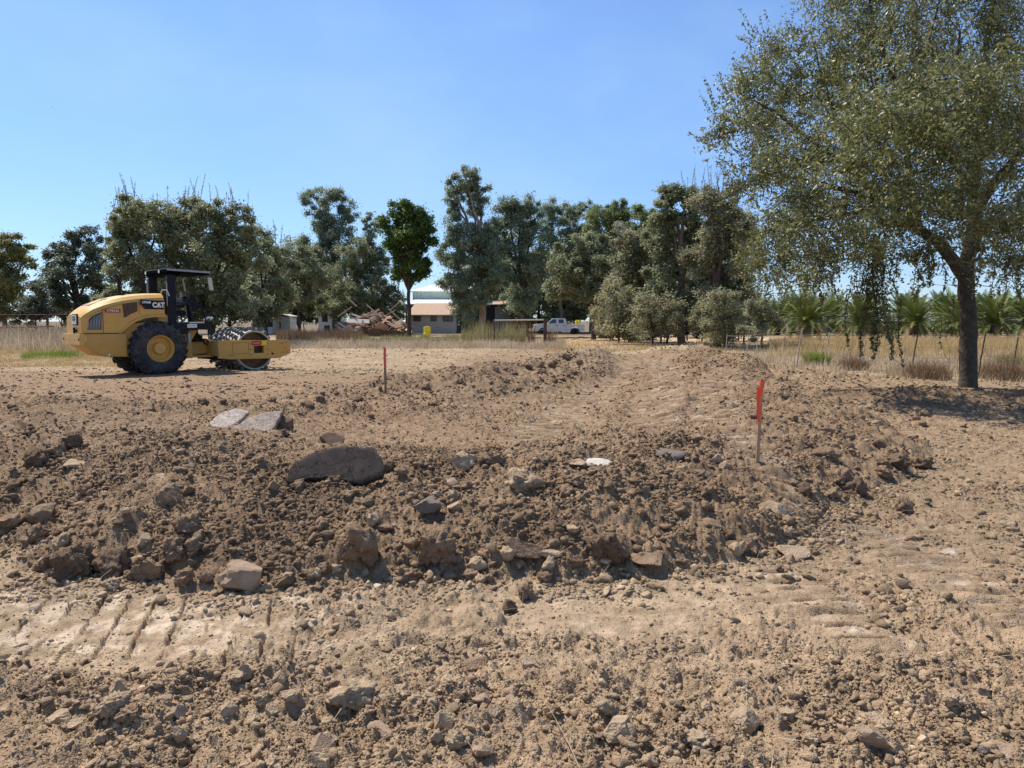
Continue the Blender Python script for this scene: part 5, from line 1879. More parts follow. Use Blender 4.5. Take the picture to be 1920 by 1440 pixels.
v1 = side_poly([(.18, 1.24), (.22, 1.50), (.31, 1.60), (.53, 1.71), (.53, 1.24)], .004, M_GRIM, 'rear_side_vent', hood, .02)
b = MB()
for i in range(9):
    x = .2 + i * .037
    zt = float(np.interp(x, [.18, .22, .31, .53], [1.45, 1.50, 1.60, 1.71])) - .02
    b.box((x, YC - hw(x) - .016, 1.25), (x + .02, YC - hw(x) - .002, zt))
b.build('louvre', M_GREY, v1)
v2 = side_poly([(1.08, 1.56), (1.06, 1.92), (1.44, 2.0), (1.44, 1.74), (1.25, 1.66), (1.14, 1.58)], .004, M_LOUV, 'upper_side_vent', hood, .02)
# panel joints as thin dark strips
b = MB()
for pts in ([(.55, 1.16), (.565, 1.16), (.565, 1.80), (.55, 1.79)], [(1.48, 1.64), (1.49, 1.645), (1.49, 2.06), (1.48, 2.055)]):
    VV = [(p[0], YC - hw(p[0]) - .003, p[1]) for p in pts]
    b.add(VV, [(0, 1, 2, 3)])
for i in range(12):
    u0, u1 = .20 + i * .165, .20 + (i + 1) * .165
    zz0, zz1 = ztop(u0) - .20, ztop(u1) - .20
    b.add([(u0, YC - hw(u0) - .0025, zz0), (u1, YC - hw(u1) - .0025, zz1), (u1, YC - hw(u1) - .0025, zz1 + .009), (u0, YC - hw(u0) - .0025, zz0 + .009)], [(0, 1, 2, 3)])
b.build('panel_joint', M_LOUV, hood, fixn=False)
# badge panel with lettering
bp_ = side_poly([(1.52, 1.99), (1.50, 1.95), (1.62, 1.80), (2.15, 1.80), (2.15, 2.03), (1.52, 2.07)], .008, M_BLK, 'badge_panel', hood, .008)
side_poly([(1.505, 1.95), (1.52, 1.965), (1.655, 1.80), (1.62, 1.80)], .014, M_RED, 'badge_flash', bp_, .005)
side_rot = (math.pi / 2, 0, 0)
ly = YC - .745 - .012
text('CP56B', .082, (1.675, ly, 1.99), side_rot, M_TXTW, bp_, bold=.003, sx=1.05)
text('CAT', .19, (2.0, ly, 1.915), side_rot, M_TXTW, bp_, bold=.010, sx=.88)
b = MB()
b.prism([(1.935, 1.848), (2.045, 1.848), (1.99, 1.905)], ly - .005, ly - .002)
b.build('logo_triangle', M_LOGO, bp_)
# red number plate with lettering
np_ = side_poly([(.61, 1.70), (.61, 1.80), (1.0, 1.80), (1.0, 1.70)], .006, M_RED, 'number_plate', hood, .006)
text('XY8A66', .095, (.805, YC - hw(.8) - .011, 1.75), side_rot, mat('lettering_pink', (.85, .66, .68), .5, var=.02), np_, bold=.002, sx=.98)
# rear face: emblem, latch; slope grille
em = MB()
em.box((-.0, YC - .40, 1.36), (.055, YC + .02, 1.66))
emo = em.build('rear_emblem', M_BLK, hood, bevel=.008)
e2 = MB()
e2.box((-.012, YC - .375, 1.385), (-.001, YC - .005, 1.635))
e2.build('emblem_plate', M_WHT, emo)
text('CAT', .17, (-.018, YC - .19, 1.53), (math.pi / 2, 0, -math.pi / 2), M_TXTD, emo, bold=.005, sx=.8)
b = MB()
b.prism([(YC - .23, 1.405), (YC - .15, 1.405), (YC - .19, 1.45)], -.018, -.014)
tri = b.build('logo_triangle', M_LOGO, emo)
tri.matrix_basis = Matrix(((0, 1, 0, 0), (1, 0, 0, 0), (0, 0, 1, 0), (0, 0, 0, 1)))
b = MB()
b.box((-.03, YC - .30, 1.18), (.04, YC - .16, 1.24)); b.box((-.05, YC - .26, 1.14), (.0, YC - .20, 1.3))
b.build('latch', M_BLK, hood, bevel=.006)
b = MB()
VV = [(u, YC + y_, ztop(u) + .033) for u, y_ in ((.33, -.33), (.33, .33), (.8, .33), (.8, -.33))]
b.add(VV + [(a, c, d - .03) for a, c, d in VV], [(0, 1, 2, 3), (7, 6, 5, 4), (0, 4, 5, 1), (1, 5, 6, 2), (2, 6, 7, 3), (3, 7, 4, 0)])
b.build('top_grille', mat('grille_rust', (.30, .17, .11), .7, var=.2, scale=20), hood)
b = MB()
b.tube([(1.28, YC + .15, 2.2), (1.28, YC + .15, 2.66), (1.16, YC + .15, 2.78)], [.045, .045, .05], 12)
b.build('exhaust_pipe', M_GRIM, rol, smooth=True)
# chassis box below the hood
b = MB()
b.prism([(.05, .84), (.55, .51), (1.04, .49), (2.2, .45), (2.95, .42), (2.95, .78), (2.75, 1.14), (2.2, 1.5), (1.3, 1.4), (1.05, 1.13), (.05, 1.13)], YC - .66, YC + .66)
ch_ = b.build('chassis', M_YELD, rol, bevel=.012)
b = MB()
b.prism([(.055, .845), (.55, .515), (1.12, .495), (1.12, 1.125), (.055, 1.125)], YC - .755, YC + .755)
b.build('side_tank', M_YELD, rol, bevel=.012)
b = MB()
b.box((-.05, YC - .77, .83), (.09, YC + .77, 1.135))
bu = b.build('rear_bumper', M_YEL, rol, bevel=.015)
b = MB()
for y_ in (-.68, .66):
    b.box((-.056, YC + y_ - .035, .95), (-.048, YC + y_ + .035, 1.02))
for y_ in (-.3, .1, .35):
    b.box((-.054, YC + y_ - .012, .92 + .1 * abs(y_)), (-.048, YC + y_ + .012, .945 + .1 * abs(y_)))
b.build('bumper_opening', M_GRIM, bu)
b = MB()
b.box((.05, YC - .765, .93), (.12, YC - .754, 1.07))
b.build('reflector', mat('reflector_cream', (.6, .5, .25), .4), bu)
b = MB()
b.tube([(.66, YC - .78, .56), (.66, YC - .75, .56)], .028, 10)
b.build('tie_down_eye', M_LAMP, rol)


# wheels
def wheel(yc, sgn):
    cx, cz, Ro = 1.93, .70, .74
    w_ = .27
    rt = empty('rear_wheel', (0, 0, 0)); rt.parent = rol
    b = MB()
    prof = [(.36, -w_ * .8), (.40, -w_ * .92), (.52, -w_ * 1.02), (.64, -w_ * .98), (.70, -w_ * .82), (Ro - .02, -w_ * .4), (Ro - .015, 0), (Ro - .02, w_ * .4), (.70, w_ * .82), (.64, w_ * .98), (.52, w_ * 1.02), (.40, w_ * .92), (.36, w_ * .8)]
    b.lathe(prof, (cx, yc, cz), 48)
    # chevron lugs
    n = 22
    for side in (-1, 1):
        for k_ in range(n):
            a0 = 2 * math.pi * (k_ + (.5 if side > 0 else 0)) / n
            ring = []
            for t_, rr_2, yy in ((0, Ro - .03, .01), (.5, Ro - .025, .13), (1, .70, .225), (1.25, .60, .275)):
                a = a0 + .22 * t_
                ring.append((a, rr_2, side * yy))
            VV = []
            for a, r0, yy in ring:
                for da, dr in ((-.042, 0), (-.034, .062), (.034, .062), (.042, 0)):
                    if abs(yy) > .27:
                        rr3 = r0 + dr * .3
                        y3 = yy + side * dr * .55
                    else:
                        rr3 = r0 + dr; y3 = yy
                    VV.append((cx + rr3 * math.cos(a + da), yc + y3, cz + rr3 * math.sin(a + da)))
            FF = []
            for i in range(len(ring) - 1):
                for j in range(4):
                    FF.append((i * 4 + j, i * 4 + (j + 1) % 4, (i + 1) * 4 + (j + 1) % 4, (i + 1) * 4 + j))
            FF += [(0, 1, 2, 3), tuple(range((len(ring) - 1) * 4, len(ring) * 4))]
            b.add(VV, FF)
    ty = b.build('tyre', M_RUB, rt, smooth=True)
    b = MB()
    s_ = sgn
    b.lathe([(.385, s_ * .20), (.385, s_ * .225), (.355, s_ * .235), (.33, s_ * .17), (.30, s_ * .10), (.30, s_ * .06), (.17, s_ * .06), (.165, s_ * .17), (.14, s_ * .20), (.0, s_ * .205)], (cx, yc, cz), 40)
    for k_ in range(10):
        a = k_ * math.pi / 5
        b.tube([(cx + .235 * math.cos(a), yc + s_ * .055, cz + .235 * math.sin(a)), (cx + .235 * math.cos(a), yc + s_ * .085, cz + .235 * math.sin(a))], .018, 6)
    b.build('rim', M_YEL, rt, smooth=True)
    return rt


wheel(-.02 + .02, -1)
wheel(2 * YC - .0, 1)
# axle
b = MB()
b.tube([(1.93, .1, .70), (1.93, 2 * YC - .1, .70)], .16, 14)
b.build('axle', M_GRIM, rol)
# recessed inner body between hood and wheel
b = MB()
b.box((2.0, YC - .70, 1.12), (2.4, YC + .70, 1.62))
b.build('engine_bulkhead', M_YELD, rol)
# operator platform
b = MB()
b.box((2.22, -.15, 1.22), (3.38, 2 * YC + .15, 1.42))
b.box((2.22, -.12, 1.10), (2.75, 2 * YC + .12, 1.24))
b.box((3.02, .3, 1.30), (3.55, 2 * YC - .3, 1.44))
b.box((2.85, .5, .95), (3.3, 2 * YC - .5, 1.24))
pl = b.build('operator_platform', M_BLK, rol, bevel=.012)
b = MB()
b.box((2.72, -.158, 1.28), (2.99, -.151, 1.385))
lb = b.build('label_plate', M_WHT, pl)
b = MB()
for i in range(7):
    b.box((2.75 + i * .03, -.161, 1.315), (2.75 + i * .03 + .02, -.1585, 1.345))
b.build('lettering', mat('lettering_grey', (.35, .36, .4), .5), lb)
b = MB()
b.tube([(2.78, -.165, 1.425), (3.2, -.165, 1.43)], .022, 8)
b.build('step_edge', mat('cream_edge', (.7, .62, .48), .5), pl)
# roll-over posts and canopy
b = MB()
b.box((2.27, .02, 1.4), (2.50, .16, 2.84))
b.build('canopy_post', M_BLK, rol, bevel=.015)
b = MB()
b.box((2.27, 2 * YC - .16, 1.4), (2.50, 2 * YC - .02, 2.84))
b.build('canopy_post', M_BLK, rol, bevel=.015)
b = MB()
b.tube([(2.235, .0, 2.55), (2.235, .0, 2.1), (2.24, .02, 1.9)], .016, 6)
b.tube([(2.235, 2 * YC - .1, 2.7), (2.235, 2 * YC - .1, 1.6)], .02, 6)
b.build('post_rail', M_GREY, rol)
Mt = Matrix.Translation((2.22, 0, 2.90)) @ Matrix.Rotation(R(1.6), 4, 'Y')
b = MB()
b.box((0, -.02, -.05), (1.25, 2 * YC + .02, .045), mat=Mt)
b.box((.02, .02, -.13), (.42, 2 * YC - .02, -.049), mat=Mt)
cn = b.build('canopy', mat('canopy_black', (.004, .004, .006), .9, spec=.02, var=.2), rol, bevel=.015)
b = MB()
b.box((.02, -.03, .0), (1.27, -.021, .05), mat=Mt)
b.box((.02, -.03, .0462), (1.27, 2 * YC + .03, .056), mat=Mt)
b.box((1.251, -.02, -.02), (1.27, 2 * YC + .02, .0461), mat=Mt)
b.build('canopy_skin', M_LGREY, cn)
for y_ in (2 * YC - .12, .42):
    b = MB()
    b.tube([(2.235, y_, 2.88), (2.19, y_, 2.88)], .055, 12)
    lamp_ = b.build('work_light', M_BLK, cn)
    b = MB()
    b.tube([(2.19, y_, 2.88), (2.183, y_, 2.88)], .048, 12)
    b.build('lens', M_LAMP, lamp_)
# mirrors on arms
for y_, u_, tw in ((2 * YC + .10, 3.40, .35), (-.04, 3.48, 1.15)):
    b = MB()
    b.tube([(3.38, min(max(y_, .05), 2 * YC - .05), 2.86), (u_ + .05, y_, 2.83), (u_ + .03, y_, 2.74)], .012, 6)
    m2 = b.build('mirror_arm', M_BLK, rol)
    b = MB()
    b.box((-.018, -.085, -.19), (.018, .085, .19))
    hd = b.build('mirror_housing', M_MIRR, m2, bevel=.015)
    hd.location = (u_, y_, 2.56)
    hd.rotation_euler = (0, R(-9), -tw)
# seat, console, steering wheel, rails
b = MB()
b.box((2.52, YC - .25, 1.42), (2.66, YC + .25, 1.62)); b.box((2.5, YC - .26, 1.62), (2.98, YC + .26, 1.78)); b.box((2.46, YC - .25, 1.76), (2.6, YC + .25, 2.26))
b.box((2.55, YC - .36, 1.86), (2.92, YC - .28, 1.95)); b.box((2.55, YC + .28, 1.86), (2.92, YC + .36, 1.95))
b.build('seat', M_BLK, rol, bevel=.03)
b = MB()
b.tube([(3.22, YC, 1.42), (3.14, YC, 1.9), (3.05, YC, 2.06)], [.09, .06, .05], 10)
b.box((2.98, YC - .42, 1.98), (3.26, YC + .30, 2.12)); b.box((3.06, YC - .4, 2.10), (3.2, YC - .1, 2.24)); b.box((3.02, YC + .05, 2.1), (3.14, YC + .28, 2.2)); b.box((3.1, YC - .42, 1.74), (3.24, YC - .2, 1.99))
b.build('console', M_BLK, rol, bevel=.02)
b = MB()
pts = [(2.88 + .06 * math.sin(a), YC + .19 * math.cos(a), 2.13 + .18 * math.sin(a)) for a in [i * math.pi / 10 for i in range(21)]]
b.tube(pts, .016, 6, caps=False)
b.tube([(2.88, YC - .18, 2.13), (2.88, YC + .18, 2.13)], .012, 6); b.tube([(2.88, YC, 2.13), (3.0, YC, 2.05)], .02, 6)
b.build('steering_wheel', M_GREY, rol)
for y_ in (-.08, 2 * YC + .08):
    b = MB()
    b.tube([(3.3, y_, 1.42), (3.27, y_, 1.62), (3.18, y_, 1.9), (3.05, y_, 2.22), (2.95, y_, 2.26)], .02, 8)
    b.tube([(2.42, y_, 2.0), (2.6, y_, 1.96), (2.95, y_, 1.92), (3.16, y_, 1.92)], .018, 8)
    b.build('hand_rail', M_BLK, rol)
b = MB()
b.tube([(2.28, -.04, 2.18), (2.22, -.04, 2.34), (2.1, -.02, 2.34), (2.07, 0, 2.26)], .02, 8)
b.build('seat_belt_hoop', mat('pale_hoop', (.6, .58, .52), .5), rol)
b = MB()
b.tube([(3.36, .25, 1.5), (3.5, .2, 1.58), (3.62, .22, 1.56), (3.56, .25, 1.50)], [.03, .035, .03, .02], 8)
b.build('headlight', M_LAMP, rol)
# articulation yoke and hydraulics
b = MB()
b.prism([(2.66, .40), (2.95, .39), (2.95, .9), (3.14, 1.2), (2.9, 1.21), (2.66, .95)], YC - .62, YC - .5)
b.prism([(2.66, .40), (2.95, .39), (2.95, .9), (3.14, 1.2), (2.9, 1.21), (2.66, .95)], YC + .5, YC + .62)
b.prism([(2.9, .45), (3.65, .52), (3.65, .84), (2.9, .9)], YC - .32, YC + .32)
b.prism([(2.95, .40), (3.6, .40), (3.6, .46), (2.95, .46)], YC - .6, YC + .6)
b.build('articulation_yoke', M_YELD, rol, bevel=.01)
b = MB()
b.tube([(2.80, -.02, .84), (2.80, -.02, 1.12)], .055, 14)
b.build('filter_canister', M_GREY, rol)
b = MB()
rg = random.Random(3)
for i in range(9):
    y_ = YC - .55 + i * .13
    b.tube([(2.95, y_, 1.0 + rg.uniform(-.1, .15)), (3.2, y_ + rg.uniform(-.1, .1), .95 + rg.uniform(-.15, .2)), (3.4, y_ + rg.uniform(-.1, .1), .82 + rg.uniform(-.1, .25)), (3.62, y_, .75)], .022, 6)
b.box((3.1, YC - .45, .86), (3.35, YC + .2, 1.05))
b.build('hydraulic_hoses', M_GRIM, rol)
# drum frame
y0f, y1f = YC - 1.14, YC + 1.14
cd, rd = 4.72, .60
zc_d = .585
fr = MB()
prof = [(3.52, .37), (3.50, .80), (3.54, .91), (5.80, .88), (5.84, .84), (5.84, .46), (5.42, .32), (3.9, .335)]


def ring_plate(mb, outer, hole, ya, yb):
    """plate with a rectangular hole"""
    n = len(outer)
    hx0, hx1, hz0, hz1 = hole
    hol = [(hx0, hz0), (hx0, hz1), (hx1, hz1), (hx1, hz0)]
    bm = bmesh.new()
    ov = [bm.verts.new((p[0], ya, p[1])) for p in outer]
    hv = [bm.verts.new((p[0], ya, p[1])) for p in hol]
    es = [bm.edges.new((ov[i], ov[(i + 1) % n])) for i in range(n)] + [bm.edges.new((hv[i], hv[(i + 1) % 4])) for i in range(4)]
    bmesh.ops.triangle_fill(bm, use_beauty=True, edges=es)
    r_ = bmesh.ops.extrude_face_region(bm, geom=bm.faces[:])
    for v in r_['geom']:
        if isinstance(v, bmesh.types.BMVert): v.co.y += (yb - ya)
    bm.verts.index_update()
    mb.add([v.co[:] for v in bm.verts], [[v.index for v in f.verts] for f in bm.faces])
    bm.free()


ring_plate(fr, prof, (4.62, 4.94, .50, .72), y0f, y0f + .10)
ring_plate(fr, prof, (4.62, 4.94, .50, .72), y1f - .10, y1f)
fr.box((3.50, y0f + .1, .45), (3.66, y1f - .1, .88))
fr.box((5.66, y0f + .1, .50), (5.82, y1f - .1, .86))
frm = fr.build('drum_frame', M_YELD, rol, bevel=.008)
b = MB()
for (u, z) in ((4.52, .79), (4.52, .62), (4.52, .46), (5.06, .79), (5.06, .62), (5.06, .46), (3.88, .45), (3.97, .45), (5.55, .78), (5.7, .82), (5.66, .64), (5.58, .5), (5.7, .5)):
    b.tube([(u, y0f - .012, z), (u, y0f + .0, z)], .02, 8)
b.build('bolt_heads', mat('bolt_brown', (.2, .12, .05), .6), frm)
b = MB()
b.tube([(5.22, y0f - .006, .47), (5.22, y0f - .0, .47)], .035, 12)
b.build('frame_opening', M_GRIM, frm)
b = MB()
for q in ((3.95, 4.45, .82, .828), (3.95, 4.45, .49, .498), (3.95, 3.958, .49, .828), (4.442, 4.45, .49, .828)):
    b.box((q[0], y0f - .004, q[2]), (q[1], y0f - .0005, q[3]))
b.build('access_cover', M_LOUV, frm)
b = MB()
b.box((4.56, y0f - .006, .745), (4.84, y0f - .002, .865))
b.prism([(4.84, .745), (4.88, .805), (4.84, .865)], y0f - .006, y0f - .002)
rl = b.build('warning_label', M_RED, frm)
b = MB()
b.prism([(4.845, .745), (5.04, .745), (5.04, .865), (4.845, .865), (4.885, .805)], y0f - .006, y0f - .002)
b.build('warning_panel', M_LYEL, rl)
b = MB()
for i in range(8):
    b.box((4.59 + i * .03, y0f - .009, .79), (4.61 + i * .03, y0f - .0065, .82))
for i in range(5):
    b.box((4.91 + i * .024, y0f - .009, .795), (4.925 + i * .024, y0f - .0065, .81))
b.build('lettering', mat('lettering_rose', (.7, .45, .35), .5), rl)
# drum with feet
b = MB()
hwid = .98
b.lathe([(rd - .05, -hwid), (rd, -hwid), (rd, hwid), (rd - .05, hwid), (rd - .05, .62), (.0, .62)], (cd, YC, zc_d), 64)
b.lathe([(rd - .05, -hwid), (rd - .05, -.62), (.25, -.62), (.25, -.74), (.0, -.74)], (cd, YC, zc_d), 64, m=1)
drum = b.build('drum', [M_DRUM, M_INNER], rol, smooth=True)
b = MB()
NR, NC = 10, 14
for i in range(NC):
    y_ = -hwid + .07 + i * (2 * hwid - .14) / (NC - 1)
    for k_ in range(NR):
        a = 2 * math.pi * (k_ + .07 * abs(i - 6.5) * 1.0 * 1.1) / NR + (math.pi / NR if i % 2 else 0)
        VV = []
        for da, dy, rr3 in ((.095, .062, rd - .01), (.065, .045, rd + .115)):
            for sa_, sy_ in ((-1, -1), (1, -1), (1, 1), (-1, 1)):
                aa = a + sa_ * da
                VV.append((cd + rr3 * math.cos(aa), YC + y_ + sy_ * dy, zc_d + rr3 * math.sin(aa)))
        b.add(VV, [(0, 1, 2, 3), (4, 5, 6, 7), (0, 1, 5, 4), (1, 2, 6, 5), (2, 3, 7, 6), (3, 0, 4, 7)])
tag(b.build('pad_feet', M_PAD, drum, bevel=.012), None, None, None, None)
b = MB()
b.box((3.7, YC - .9, .40), (3.82, YC + .9, .47))
for i in range(16):
    b.box((3.75, YC - .88 + i * .117, .30), (4.08, YC - .84 + i * .117, .41))
b.build('scraper_bar', M_GRIM, frm)

# ------------------------------------------------------------------ pickup
pk0 = at(1003.5, 628, 90)
pk = empty('pickup_truck', (pk0.x, 90, 0.0))
tag(pk, 'white crew-cab pickup truck parked under the trees', 'pickup truck')
M_WP = mat('paint_white', (.70, .71, .73), .3, spec=.5, var=.04, coat=.4, dust=(.5, .45, .4), dustamt=.15)
M_GLS = mat('window_glass_dark', (.05, .06, .07), .12, spec=.6, var=.2)
b = MB()
# lower body side profile with wheel openings


def arch(cx, r0, zb_):
    return [(cx + r0 * math.cos(t), zb_ + r0 * math.sin(t)) for t in [math.pi - i * math.pi / 8 for i in range(9)]]


low = [(0.0, .48), (.0, .95), (.05, 1.12), (.35, 1.24), (1.30, 1.34), (1.9, 1.30), (3.62, 1.27), (3.63, 1.22), (5.74, 1.20), (5.78, .45), (5.1, .38)] + [(p[0], p[1]) for p in arch(4.66, .50, .46)][::-1] + [(4.1, .36), (1.4, .36)] + arch(.86, .50, .46)[::-1] + [(.3, .42)]
b.prism(low, 0, .05)
b.prism(low, 1.93, 1.98)
b.prism([(0, .48), (0, .95), (.05, 1.12), (.35, 1.24), (1.3, 1.34), (1.3, .6), (.3, .5)], .05, 1.93)
b.box((1.3, .05, .5), (3.62, 1.93, 1.25))
b.box((3.62, .05, .7), (5.74, 1.93, .8)); b.box((5.7, .05, .5), (5.77, 1.93, 1.19)); b.box((3.62, .05, .75), (3.68, 1.93, 1.22))
body = b.build('body', M_WP, pk, bevel=.02)
b = MB()
cab = [(1.28, 1.30), (1.95, 1.86), (2.15, 1.92), (3.45, 1.92), (3.6, 1.86), (3.64, 1.25)]
VV, n = [], len(cab)
for y_, ins in ((.04, 0), (.16, 1), (1.82, 1), (1.94, 0)):
    for x, z in cab:
        t = (z - 1.27) / .65
        yy = (.04 + .14 * t) if y_ < 1 else (1.94 - .14 * t)
        VV.append((x, yy, z)) if y_ in (.04, 1.94) else None
b.add(VV, [tuple(range(n)), tuple(range(2 * n - 1, n - 1, -1))] + [(i, i + n, (i + 1) % n + n, (i + 1) % n) for i in range(n)])
cabo = b.build('cab', M_WP, pk, bevel=.02)


def cabwin(pts, name='side_window'):
    b = MB()
    VV = []
    for off in (-.012, .01):
        for x, z in pts:
            t = (z - 1.27) / .65
            VV.append((x, .04 + .14 * t + off, z))
    n = len(pts)
    b.add(VV, [tuple(range(n)), tuple(range(2 * n - 1, n - 1, -1))] + [(i, i + n, (i + 1) % n + n, (i + 1) % n) for i in range(n)])
    b.build(name, M_GLS, cabo)


cabwin([(1.60, 1.36), (2.05, 1.78), (2.46, 1.80), (2.46, 1.36)])
cabwin([(2.72, 1.36), (2.74, 1.79), (3.32, 1.79), (3.33, 1.36)])
b = MB()
b.add([(1.37, .2, 1.39), (1.37, 1.78, 1.39), (1.90, 1.72, 1.835), (1.90, .26, 1.835)], [(0, 1, 2, 3)])
b.build('windscreen', M_GLS, cabo, fixn=False)
b = MB()
for x in (2.48, 3.36):
    b.box((x - .07, -.022, 1.08), (x + .09, -.002, 1.16))
b.build('door_handle', M_GRIM, body)
b = MB()
for x in (2.60, 3.62):
    b.box((x - .008, -.004, .48), (x + .008, -.001, 1.24))
b.build('door_joint', M_GRIM, body)
b = MB()
b.box((1.75, -.2, 1.32), (1.83, -.04, 1.56))
b.build('wing_mirror', M_GRIM, body, bevel=.01)
b = MB()
b.box((-.03, .05, .55), (-.001, 1.93, 1.02)); b.box((-.1, .02, .42), (0, 1.96, .62))
b.build('grille_and_bumper', M_GRIM, body, bevel=.01)
for x in (.86, 4.66):
    for y_, s_ in ((.13, -1), (1.85, 1)):
        wt = empty('wheel'); wt.parent = pk
        b = MB()
        b.lathe([(.22, -.12), (.37, -.13), (.41, -.09), (.41, .09), (.37, .13), (.22, .12)], (x, y_, .41), 28)
        b.build('tyre', M_RUB, wt, smooth=True)
        b = MB()
        b.lathe([(.23, s_ * .10), (.20, s_ * .06), (.08, s_ * .05), (.07, s_ * .09), (0, s_ * .09)], (x, y_, .41), 20)
        b.build('rim', M_GRIM, wt, smooth=True)
for x_, lab in ((4.9, 'left of two yellow canisters standing in the bed of the white pickup'), (5.2, 'right of two yellow canisters standing in the bed of the white pickup')):
    b = MB()
    b.lathe([(0, 0), (.13, 0), (.135, .04), (.135, .82), (.10, .88), (.04, .90), (.04, .94), (0, .94)], (0, 0, 0), 16, axis='z')
    o = b.build('canister', M_LYEL, smooth=True)
    o.location = (pk0.x + x_, 90.95, .82)
    tag(o, lab, 'canister')
b = MB()
b.box((3.8, .3, .8), (4.3, 1.6, 1.42)); b.box((3.78, .28, 1.38), (4.32, 1.62, 1.44))
o = b.build('tool_box', M_GREY, None, bevel=.02)
o.location = (pk0.x, 90, 0)
tag(o, 'grey tool box in the bed of the pickup behind its cab', 'tool box')

# ------------------------------------------------------------------ barn, shed, trailers


def zat(py, D):
    return CAM_H - (py - 602) / FPX * D


def xat(px, D):
    return (px - 960) / FPX * D


M_MINT = mat('wall_mint', (.60, .72, .62), .8, var=.06, scale=1.5)
M_ROOFW = mat('roof_metal_white', (.86, .87, .88), .5, var=.06, scale=.8)
M_BEIGE = mat('wall_beige', (.48, .43, .37), .85, var=.08, scale=1.5)
M_TAN = mat('roof_tan_shingle', (.42, .29, .20), .9, var=.16, scale=4)
M_CORR = mat('corrugated_grey', (.30, .31, .31), .55, var=.2, scale=2)
M_OCH = mat('wall_ochre', (.36, .30, .18), .85, var=.1, scale=1.5)
M_DKW = mat('wall_dark', (.06, .06, .065), .9, var=.2)


def wall_corr(mb, x0, x1, y, z0, z1, pitch=.3, d=.05, m=0):
    n = max(4, int((x1 - x0) / (pitch / 2)))
    VV, FF = [], []
    for i in range(n + 1):
        x = x0 + (x1 - x0) * i / n
        yy = y - (d if i % 2 else 0)
        VV += [(x, yy, z0), (x, yy, z1)]
    for i in range(n):
        FF.append((2 * i, 2 * i + 2, 2 * i + 3, 2 * i + 1))
    mb.add(VV, FF, m)


DB = 108.0
bx0, bx1 = xat(775, DB), xat(990, DB)
ez, pz = zat(545.5, DB), zat(530, DB)
barn = empty('barn', (0, 0, 0))
tag(barn, 'long white-roofed metal barn with pale mint walls behind the gum trees', 'barn')
b = MB()
wall_corr(b, bx0, bx0 + 7, DB, zat(563, DB), ez, .5, .06)
b.box((bx0, DB + .05, 0), (bx1, DB + 12, ez - .02))
b.build('upper_wall', M_MINT, barn, fixn=False)
b = MB()
wall_corr(b, bx0 + 7, bx1, DB - .02, zat(566, DB), ez, .5, .06)
b.build('ochre_wall', M_OCH, barn, fixn=False)
b = MB()
b.add([(bx0 - .3, DB - .4, ez - .05), (bx1 + .3, DB - .4, ez - .05), (bx1 - 1, DB + 6, pz), (bx0 + 2.4, DB + 6, pz), (bx0 - .3, DB + 12.4, ez - .05), (bx1 + .3, DB + 12.4, ez - .05),
       (bx0 - .3, DB - .4, ez - .2), (bx1 + .3, DB - .4, ez - .2)], [(0, 1, 2, 3), (3, 2, 5, 4), (0, 3, 4), (1, 5, 2), (6, 7, 1, 0)])
b.build('roof', M_ROOFW, barn, fixn=False)
D2 = 101.0
lx0, lx1 = xat(760, D2), xat(985, D2)
b = MB()
b.add([(lx0, D2, zat(569.5, D2)), (lx1, D2, zat(569.5, D2)), (lx1, DB - .1, zat(561.5, DB)), (lx0 + .6, DB - .1, zat(561.5, DB)), (lx0, D2, zat(569.5, D2) - .15), (lx1, D2, zat(569.5, D2) - .15)], [(0, 1, 2, 3), (4, 5, 1, 0)])
b.build('lean_to_roof', M_ROOFW, barn, fixn=False)
b = MB()
b.box((lx0 + .05, D2 + .2, 0), (lx0 + .25, DB, zat(571, D2)))
b.box((lx0 + .25, D2 + .9, 0), (xat(900, D2), D2 + 1.1, zat(571.5, D2)))
b.build('lower_wall', M_DKW, barn)
b = MB()
b.box((xat(900, D2), D2 + 1.5, 0), (lx1, D2 + 1.7, zat(571.5, D2)))
b.build('dark_bay', M_DKW, barn)
b = MB()
wall_corr(b, xat(928, D2), xat(960, D2), D2 + .7, .05, zat(575, D2), .3, .05)
b.build('sliding_door', M_CORR, barn, fixn=False)
b = MB()
b.add([(xat(922, 98), 98, zat(570.5, 98)), (xat(973, 98), 98, zat(570.5, 98)), (xat(973, 98), D2 - .05, zat(563.5, D2)), (xat(922, 98), D2 - .05, zat(563.5, D2))], [(0, 1, 2, 3)])
b.build('awning', mat('awning_rust', (.40, .28, .20), .8, var=.2), barn, fixn=False)
